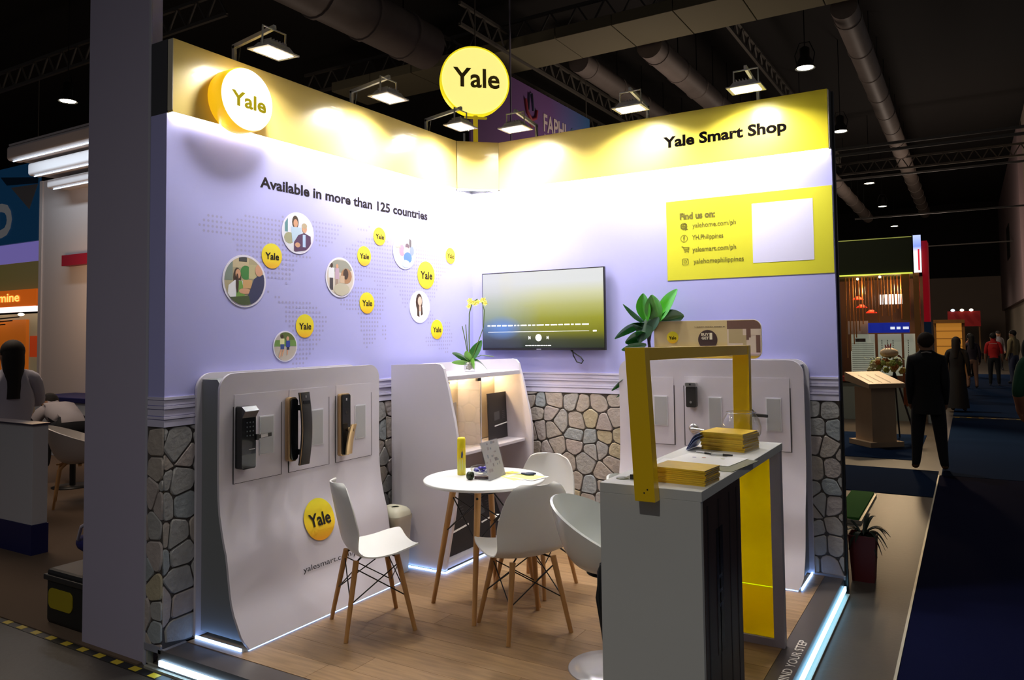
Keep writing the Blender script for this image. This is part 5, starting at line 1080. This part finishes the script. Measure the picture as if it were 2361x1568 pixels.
for k in range(20):
    x = 1.50+k*.052; zb = 1.75+.12*math.sin(k*1.7) if k > 7 else 1.0+.12*k
    sb(M(), (x, 9.62+.05*(k % 3), zb), (x+.016, 9.65+.05*(k % 3), 2.44)).build('hanging_slat', woodo, sr)
redl = mat('red_lamp', (.8, .05, .02), .5, emit=(.9, .03, .01), es=.8)
for x, z in ((1.72, 1.90), (1.88, 1.80), (1.66, 2.05)): M().lathe([(.03, .06), (.10, 0), (.09, 0), (.02, .05)], c=(x-2.0, 10.0-9.5, z+ZB), n=16).build('red_lampshade', redl, sr)
sb(M(), (1.2, 9.7, .58), (1.90, 10.1, .66)).build('red_ledge', mat('red_ledge', (.35, .05, .03), .5), sr); sb(M(), (1.2, 9.75, -.1), (2.6, 10.1, .55)).build('stall_counter', mat('stall_counter', (.30, .32, .26), .6), sr)
for x, z in ((1.72, 2.40), (2.08, 2.42), (2.50, 2.40), (2.66, 2.38)):
    M().ball((x-2, 0.05, z+ZB), .022, 8, 6).build('spot_bulb', mat('bulb_warm', (1, .9, .7), .5, emit=(1, .72, .35), es=9), sr)
lamp('stall_glow', 'POINT', (1.8, 9.75, 2.2), 26, (1, .60, .28), .1); lamp('stall_glow', 'POINT', (2.35, 9.72, 2.2), 26, (1, .68, .36), .1); lamp('podium_fill', 'SPOT', (2.3, 8.9, 3.0), 330, (1, .72, .42), .1, direction=(0, -.6, -1), angle=1.5)  # the spot is an added fill that brightens the podium
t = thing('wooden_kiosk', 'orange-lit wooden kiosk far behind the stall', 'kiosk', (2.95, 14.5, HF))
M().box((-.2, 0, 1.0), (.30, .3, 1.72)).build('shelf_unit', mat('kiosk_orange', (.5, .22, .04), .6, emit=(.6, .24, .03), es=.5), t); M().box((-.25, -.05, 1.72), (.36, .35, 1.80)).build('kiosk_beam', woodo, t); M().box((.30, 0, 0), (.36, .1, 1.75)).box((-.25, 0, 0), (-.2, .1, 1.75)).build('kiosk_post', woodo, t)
for k in range(3): M().box((-.2, -.01, 1.2+k*.17), (.3, .0, 1.212+k*.17)).build('kiosk_shelf', woodo, t)
M().box((-.2, 0, 0), (.3, .3, .98)).build('kiosk_body', mat('kiosk_dark', (.08, .05, .03), .6), t)
t = thing('red_stall', 'distant red stall with three round lamps over the crowd', 'stall', (2.9, 41, HF+.01))
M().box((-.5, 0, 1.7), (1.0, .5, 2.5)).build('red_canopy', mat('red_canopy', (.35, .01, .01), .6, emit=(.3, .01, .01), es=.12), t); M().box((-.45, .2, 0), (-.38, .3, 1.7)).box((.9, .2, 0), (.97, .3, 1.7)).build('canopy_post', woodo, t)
for k, c in enumerate(((.6, .85, 1), (1, .9, .6), (1, .85, .7))): M().ball((-.25+k*.42, -.1, 2.55), .10, 10, 6, (1, 1, .7)).build('round_lamp', mat('far_lamp_%d' % k, (1, 1, 1), .5, emit=c, es=2), t)
# podium
pod = thing('wooden_podium', 'plain wooden podium on the blue carpet behind the booth', 'podium', (2.24, 6.55, HF+.006), math.radians(40))
pwood = mat('podium_wood', (.50, .34, .20), .5, noise=.15, nscale=4, stretch=(1, 1, .3))
M().box((-.25, -.25, 0), (.25, .25, .07)).build('base', pwood, pod, bevel=.003)
for a in (-.18, .16): M().box((a, -.19, .07), (a+.02, .19, .80)).build('side_board', pwood, pod)
M().box((-.16, -.19, .07), (.16, -.17, .80)).build('front_board', pwood, pod); M().box((-.16, -.15, .42), (.16, .19, .44)).build('inner_shelf', mat('podium_shelf', (.30, .14, .05), .5), pod)
M().prism([(-.27, -.28, .80), (-.27, .28, .88), (-.27, .28, 1.0), (-.27, -.28, .86)], (.54, 0, 0)).build('sloping_top', pwood, pod, bevel=.003)
for k in range(3): M().prism([(-.18+k*.13, -.24, .874), (-.18+k*.13, .1, .962), (-.175+k*.13, .1, .963), (-.175+k*.13, -.24, .875)], (0, 0, .002)).build('groove', mat('podium_groove', (.15, .10, .06), .6), pod)
# flower stand
fs = thing('flower_stand', 'congratulatory flower stand of cream and yellow blooms behind the podium', 'flowers', (2.36, 7.25, HF+.007))
R = random.Random(11); green = mat('bouquet_green', (.08, .16, .02), .6)
m = M()
for k in range(70):
    a = R.uniform(0, 6.28); q = R.uniform(.05, .30); c = Vector((q*math.cos(a), q*math.sin(a)*.5, 1.06+R.uniform(-.07, .12))); d = Vector((math.cos(a), math.sin(a), R.uniform(-.3, .8))).normalized()*R.uniform(.04, .09); s_ = d.cross(Vector((0, 0, 1))).normalized()*.018
    m.add([c, c+d*.5+s_, c+d, c+d*.5-s_], [(0, 1, 2, 3)])
o = m.build('foliage', green, fs); o['kind'] = 'stuff'
fcs = [mat('bloom_cream', (.62, .60, .32), .6), mat('bloom_yellow', (.60, .50, .12), .6), mat('bloom_lime', (.42, .52, .12), .6), mat('bloom_orange', (.50, .20, .04), .6)]
for k in range(34):
    a = R.uniform(0, 6.28); q = .29*math.sqrt(R.uniform(0, 1)); c = Vector((q*math.cos(a), -.06+q*math.sin(a)*.4, 1.05+R.uniform(-.05, .10)-.1*abs(q))); r_ = R.uniform(.036, .054); m = M()
    for j in range(6):
        t_ = j*1.05; m.ball(tuple(c+Vector((math.cos(t_)*r_*.6, -.01, math.sin(t_)*r_*.6))), r_*.5, 6, 4)
    m.ball(tuple(c+Vector((0, -r_*.4, 0))), r_*.45, 6, 4); m.build('bloom', fcs[R.choice((0, 0, 1, 2, 3))], fs)
M().ball((.02, 0, 1.25), .10, 14, 9, (1.25, 1, .75)).build('pale_globe', mat('globe_cream', (.75, .55, .34), .6), fs)
for k in range(3): M().tube([(-.01+.02*k, 0, 1.31), (-.03+.04*k, 0, 1.37+.01*k)], [.014, .006], 6).build('red_tuft', mat('tuft_red', (.45, .03, .03), .6), fs)
rb_ = mat('ribbon_copper', (.35, .10, .03), .5)
M().grid(lambda u, v: (.14+.16*v+.02*math.sin(9*v), -.10-.02*math.cos(8*v), 1.20-.9*v*v*.6-.1*v+.03*u), 2, 16).build('ribbon', rb_, fs, solid=.003); M().grid(lambda u, v: (.20+.06*u, -.12, .95-.45*v+.02*math.sin(6*u)), 3, 8).build('ribbon_tail', rb_, fs, solid=.003)
for a in (-.2, .25): M().bar((.08, 0, .98), (a+.1, -.12, 0), .02).build('easel_leg', blackm, fs)
M().bar((.08, 0, .98), (.1, .3, 0), .02).build('easel_leg', blackm, fs)
# planter beside the right wall end
t = thing('planter', 'red square planter with a dark spiky plant beside the right wall end', 'plant', (2.775, .36, HF))
m = M(); m.add([(a*s, b*s, z) for z, s in ((0, .062), (.29, .078)) for a, b in ((-1, -1), (1, -1), (1, 1), (-1, 1))], [(0, 3, 2, 1), (0, 1, 5, 4), (1, 2, 6, 5), (2, 3, 7, 6), (3, 0, 4, 7)]); m.build('pot', mat('planter_red', (.11, .008, .008), .5), t, solid=.008)
M().box((-.068, -.068, .25), (.068, .068, .265)).build('soil', MC['soil'], t)
R = random.Random(8); dk = mat('spiky_leaf', (.010, .02, .012), .5)
for k in range(18):
    a = R.uniform(0, 6.28); leaf(t, (0, 0, .26), (math.cos(a)*.6, math.sin(a)*.6, 1), R.uniform(.22, .36), .014, R.uniform(.16, .34), dk)
# ================================================================== PEOPLE
def person(label, loc, rz, Hh, top, bottom, skin=(.32, .17, .10), hair=(.012, .009, .008), shoe=(.02, .02, .02), pose=None, hairlen=0, sleeve=1, skirt=None, group=None, face=True, build=1.0):
    J = dict(pel=(0, 0, .525, .085), bel=(0, 0, .60, .076), che=(0, 0, .715, .090), nk0=(0, 0, .805, .052), nk=(0, .004, .845, .033), hd=(0, .008, .895, .047), ht=(0, .006, .948, .047), ch=(0, .040, .880, .024), no=(0, .062, .912, .009))
    for s, n in ((1, 'r'), (-1, 'l')):
        J.update({'ea'+n: (s*.052, 0, .912, .011), 'sh'+n: (s*.098, -.004, .792, .044), 'el'+n: (s*.130, -.012, .635, .030), 'wr'+n: (s*.135, .025, .495, .020), 'pa'+n: (s*.133, .035, .462, .020),
                  'hi'+n: (s*.052, 0, .50, .062), 'kn'+n: (s*.062, .008, .285, .042), 'an'+n: (s*.068, -.012, .048, .028), 'he'+n: (s*.069, -.020, .022, .022), 'to'+n: (s*.075, .070, .018, .020)})
    J.update(pose or {})
    B = [('pel', 'bel', 't'), ('bel', 'che', 't'), ('che', 'nk0', 't'), ('nk0', 'nk', 's'), ('nk', 'hd', 's'), ('hd', 'ht', 's'), ('hd', 'ch', 's'), ('hd', 'no', 's')]
    for n in 'rl': B += [('hd', 'ea'+n, 's'), ('nk0', 'sh'+n, 't'), ('sh'+n, 'el'+n, 't'), ('el'+n, 'wr'+n, 't' if sleeve else 's'), ('wr'+n, 'pa'+n, 's'), ('pel', 'hi'+n, 'b'), ('hi'+n, 'kn'+n, 'b'), ('kn'+n, 'an'+n, 'b'), ('an'+n, 'he'+n, 'f'), ('an'+n, 'to'+n, 'f')]
    for n, s in (('r', 1), ('l', -1)):       # five fingers on every hand
        w = Vector(J['wr'+n][:3]); p = Vector(J['pa'+n][:3]); d = (p-w).normalized(); q = Vector((0, 1, 0)); q = (q-d*q.dot(d)).normalized(); cu = d.cross(q)*(-s)
        for k, (off, ln) in enumerate(((.016, .038), (.006, .044), (-.005, .042), (-.015, .033))):
            a = p+q*off; m_ = a+d*ln*.55; e = m_+(d*.8+cu*.5).normalized()*ln*.5
            J['f%d%sa' % (k, n)] = (*m_, .0055); J['f%d%sb' % (k, n)] = (*e, .0045); B += [('pa'+n, 'f%d%sa' % (k, n), 's'), ('f%d%sa' % (k, n), 'f%d%sb' % (k, n), 's')]
        a = w.lerp(p, .5)+q*.022+d*.006; e = a+(d+q*.5).normalized()*.022
        J['t%sa' % n] = (*a, .0065); J['t%sb' % n] = (*e, .005); B += [('wr'+n, 't%sa' % n, 's'), ('t%sa' % n, 't%sb' % n, 's')]
    keys = list(J); V = [Vector(J[k][:3])*Hh for k in keys]; RR = [J[k][3]*Hh for k in keys]
    me = bpy.data.meshes.new('p'); me.from_pydata([tuple(v) for v in V], [(keys.index(a), keys.index(b)) for a, b, _ in B], [])
    ob = bpy.data.objects.new('p', me); COL.objects.link(ob); md = ob.modifiers.new('s', 'SKIN')
    wide = {'pel': 1.15, 'bel': 1.25, 'che': 1.35*build, 'nk0': 1.1}
    for i, sv in enumerate(me.skin_vertices[0].data):
        k = keys[i]; sv.radius = (RR[i]*wide.get(k, 1), RR[i]*(.80 if k in wide else 1)); sv.use_root = k == 'pel'
    sb_ = ob.modifiers.new('d', 'SUBSURF'); sb_.levels = 1
    bpy.context.view_layer.update(); dg = bpy.context.evaluated_depsgraph_get(); m2 = bpy.data.meshes.new_from_object(ob.evaluated_get(dg)); bpy.data.objects.remove(ob)
    cs = lambda c: mat('cloth_%02d%02d%02d' % tuple(int(x*99) for x in c), c, .8)
    mats = {'s': mat('skin_%02d%02d' % (int(skin[0]*99), int(skin[1]*99)), skin, .55), 't': cs(top), 'b': cs(bottom), 'f': cs(shoe)}; order = ['s', 't', 'b', 'f']
    m2.materials.clear(); [m2.materials.append(mats[k]) for k in order]
    segs = [(V[keys.index(a)], V[keys.index(b)], max(RR[keys.index(a)], RR[keys.index(b)]), k) for a, b, k in B]
    for pl in m2.polygons:
        c = pl.center; best = 9; bk_ = 't'
        for a, b, r, k in segs:
            ab = b-a; tt = max(0, min(1, (c-a).dot(ab)/max(1e-9, ab.length_squared))); d = (c-(a+ab*tt)).length/(r+.004)
            if d < best: best = d; bk_ = k
        pl.material_index = order.index(bk_); pl.use_smooth = True
    m2.name = 'body'; root = thing('person', label, 'person', loc, rz, group); bo = bpy.data.objects.new('body', m2); COL.objects.link(bo); bo.parent = root
    hc = (Vector(J['hd'][:3])*.35+Vector(J['ht'][:3])*.65)*Hh; hm_ = cs(hair); m = M().ball((hc.x, hc.y-.010*Hh, hc.z+.004*Hh), .056*Hh, 14, 10, (1.0, 1.08, 1.08))
    if hairlen:
        m.tube([(hc.x, hc.y-.030*Hh, hc.z), (hc.x, hc.y-.042*Hh, hc.z-.06*Hh), (hc.x, hc.y-.045*Hh, hc.z-hairlen*Hh)], [.050*Hh, .050*Hh, .036*Hh], 10)
    m.build('hair', hm_, root)
    if face:
        f_ = Vector(J['hd'][:3])*Hh
        for s in (-1, 1): M().ball((f_.x+s*.019*Hh, f_.y+.043*Hh, f_.z+.025*Hh), .006*Hh, 6, 4, (1.2, .6, .7)).build('eye', mat('eye_dark', (.01, .008, .008), .3), root)
        M().ball((f_.x, f_.y+.052*Hh, f_.z-.010*Hh), .010*Hh, 6, 4, (1.3, .4, .35)).build('mouth', mat('lip_rose', (.28, .08, .07), .5), root)
    if skirt:
        z0, z1, r0_, r1_, col = skirt; M().lathe([(r0_*Hh, z0*Hh), ((r0_+r1_)/2*Hh, (z0+z1)/2*Hh), (r1_*Hh, z1*Hh)], n=20).build('skirt', cs(col), root, solid=.006)
    return root
blk = (.010, .010, .012)
sp_ = {}
for s, n in ((1, 'r'), (-1, 'l')): sp_.update({'hi'+n: (s*.055, 0, .50, .066), 'kn'+n: (s*.072, .012, .285, .048), 'an'+n: (s*.088, -.012, .048, .030), 'he'+n: (s*.090, -.022, .020, .022), 'to'+n: (s*.105, .065, .018, .021), 'sh'+n: (s*.092, -.004, .795, .044), 'el'+n: (s*.112, -.015, .635, .034), 'wr'+n: (s*.112, .02, .495, .024), 'pa'+n: (s*.112, .03, .462, .019)})
pr1 = person('person in a black suit and brown shoes standing with their back turned', (2.975, 4.72, HF+.006), math.radians(4), 1.57, blk, (.012, .012, .016), shoe=(.30, .15, .06), pose=sp_, face=False, build=.92, hair=(.035, .022, .014))
M().lathe([(.148, .64), (.138, .76), (.135, .88), (.14, .96)], n=20).build('jacket_skirt', mat('cloth_suit', blk, .8), pr1, solid=.008)
M().tube([(-.05, -.045, 1.325), (0, -.06, 1.335), (.05, -.045, 1.325)], .008, 6).build('shirt_collar', mat('collar_white', (.5, .45, .42), .6), pr1)
person('person in a pale blue shirt beside the stall pillar, looking right', (2.24, 13.3, HF), math.radians(-60), 1.55, (.05, .11, .16), blk, sleeve=0)
person('person in a long black dress with long dark hair in the aisle', (3.17, 11.8, HF+.006), math.radians(-10), 1.45, blk, blk, hairlen=.22, skirt=(.52, .05, .09, .13, blk), face=False, shoe=(.25, .2, .15))
rp_ = person('person in a bright red shirt seen from behind in the aisle', (3.95, 19.6, HF+.006), 0, 1.47, (.50, .012, .012), blk, face=False, sleeve=0, shoe=(.4, .4, .4), build=1.15)
M().box((-.10, -.135, 1.16), (.08, -.132, 1.175)).build('shirt_print', mat('shirt_print', (.6, .4, .4), .6), rp_)
person('person in a dark green shirt cut off by the right edge', (3.98, 3.42, HF+.006), math.radians(20), 1.62, (.012, .075, .035), (.02, .02, .04), sleeve=0, skin=(.42, .17, .09), pose={'ell': (-.155, -.04, .625, .032), 'wrl': (-.11, .03, .505, .022), 'pal': (-.10, .04, .472, .02)})
for i, (x, y, h, c, b, hl) in enumerate(((2.94, 21.3, 1.5, (.30, .26, .18), blk, .0), (3.40, 23.7, 1.45, (.35, .10, .04), blk, .15), (4.45, 20.6, 1.55, (.30, .24, .12), (.06, .07, .12), 0), (2.60, 26.3, 1.5, blk, blk, 0), (3.42, 18.4, 1.45, (.03, .02, .03), (.25, .13, .08), .2), (2.42, 24.8, 1.5, (.04, .05, .08), blk, 0), (4.72, 17.6, 1.6, blk, blk, 0), (4.95, 21.5, 1.55, (.25, .06, .10), blk, 0), (4.3, 28.5, 1.5, (.2, .2, .22), blk, 0), (3.0, 16.2, 1.58, (.015, .012, .015), blk, 0))):
    person('%s in the aisle, %s' % (('person in a cream top', 'person in an orange top with long hair', 'person in a khaki jacket', 'person in black far back', 'person in a dark top', 'person in a grey-blue shirt', 'person in black at the right', 'person in a dusky pink top', 'person in a grey shirt', 'dark-clothed person')[i],
        ('left of the red shirt', 'beyond the long black dress', 'right of the red shirt', 'against the end wall', 'between black dress and red shirt', 'behind the suited one', 'near the dark doorway', 'at the right edge of the picture', 'farthest from the viewer', 'just right of the suited one')[i]), (x, y, HF+.003), random.uniform(-3, 3), h, c, b, hairlen=hl, group=None, face=False)
# seated woman at the white counter, seen from behind
sit = dict(pel=(0, 0, .30, .092), bel=(0, .01, .375, .080), che=(0, .015, .49, .090), nk0=(0, .01, .58, .052), nk=(0, .015, .62, .033), hd=(0, .025, .668, .047), ht=(0, .022, .722, .047), ch=(0, .058, .655, .024), no=(0, .08, .685, .009))
for s, n in ((1, 'r'), (-1, 'l')): sit.update({'ea'+n: (s*.052, .015, .685, .011), 'sh'+n: (s*.098, .0, .568, .046), 'el'+n: (s*.13, .07, .43, .034), 'wr'+n: (s*.10, .20, .44, .021), 'pa'+n: (s*.095, .235, .445, .020), 'hi'+n: (s*.055, .02, .285, .066), 'kn'+n: (s*.07, .26, .285, .046), 'an'+n: (s*.07, .25, .05, .028), 'he'+n: (s*.07, .24, .022, .022), 'to'+n: (s*.075, .33, .018, .020)})
person('seated person with long dark hair in a white shirt behind the white counter', (-3.92, -1.50, HF+.29), math.radians(72), 1.72, (.46, .44, .52), (.02, .02, .03), pose=sit, hairlen=.24)
t = thing('stool', 'low dark stool under the seated person with long hair', 'stool', (-3.90, -1.50, HF+.008)); M().lathe([(0, .58), (.17, .58), (.18, .61), (.17, .64), (0, .64)], n=24).build('seat', satin, t); M().cyl((0, 0, .02), (0, 0, .58), .03).build('column', blackm, t); M().lathe([(0, .02), (.2, .01), (.2, 0), (0, 0)], n=24).build('base', blackm, t)
bend = dict(sit); 
bend.update(bel=(0, .08, .345, .085), che=(0, .22, .385, .092), nk0=(0, .31, .40, .052), nk=(0, .345, .41, .033), hd=(0, .385, .42, .047), ht=(0, .43, .45, .047), ch=(0, .39, .385, .024), no=(0, .425, .395, .009))
for s, n in ((1, 'r'), (-1, 'l')): bend.update({'ea'+n: (s*.052, .385, .43, .011), 'sh'+n: (s*.10, .29, .385, .046), 'el'+n: (s*.13, .34, .25, .032), 'wr'+n: (s*.11, .42, .33, .021), 'pa'+n: (s*.10, .45, .345, .020)})
person('person in a grey shirt and dark trousers bending far forward in the neighbouring booth', (-5.05, -.35, HF+.16), math.radians(82), 1.66, (.40, .36, .38), (.012, .012, .018), pose=bend)
t = thing('stool', 'low dark stool under the bending person', 'stool', (-5.05, -.35, HF+.008)); M().lathe([(0, .50), (.17, .50), (.18, .53), (.17, .55), (0, .55)], n=24).build('seat', satin, t); M().cyl((0, 0, .02), (0, 0, .50), .03).build('column', blackm, t); M().lathe([(0, .02), (.2, .01), (.2, 0), (0, 0)], n=24).build('base', blackm, t)
lamp('neighbour_glow', 'AREA', (-4.6, -1.4, 3.2), 34, (1, .80, .62), 1.0, 1.0, (0, 0, -1))
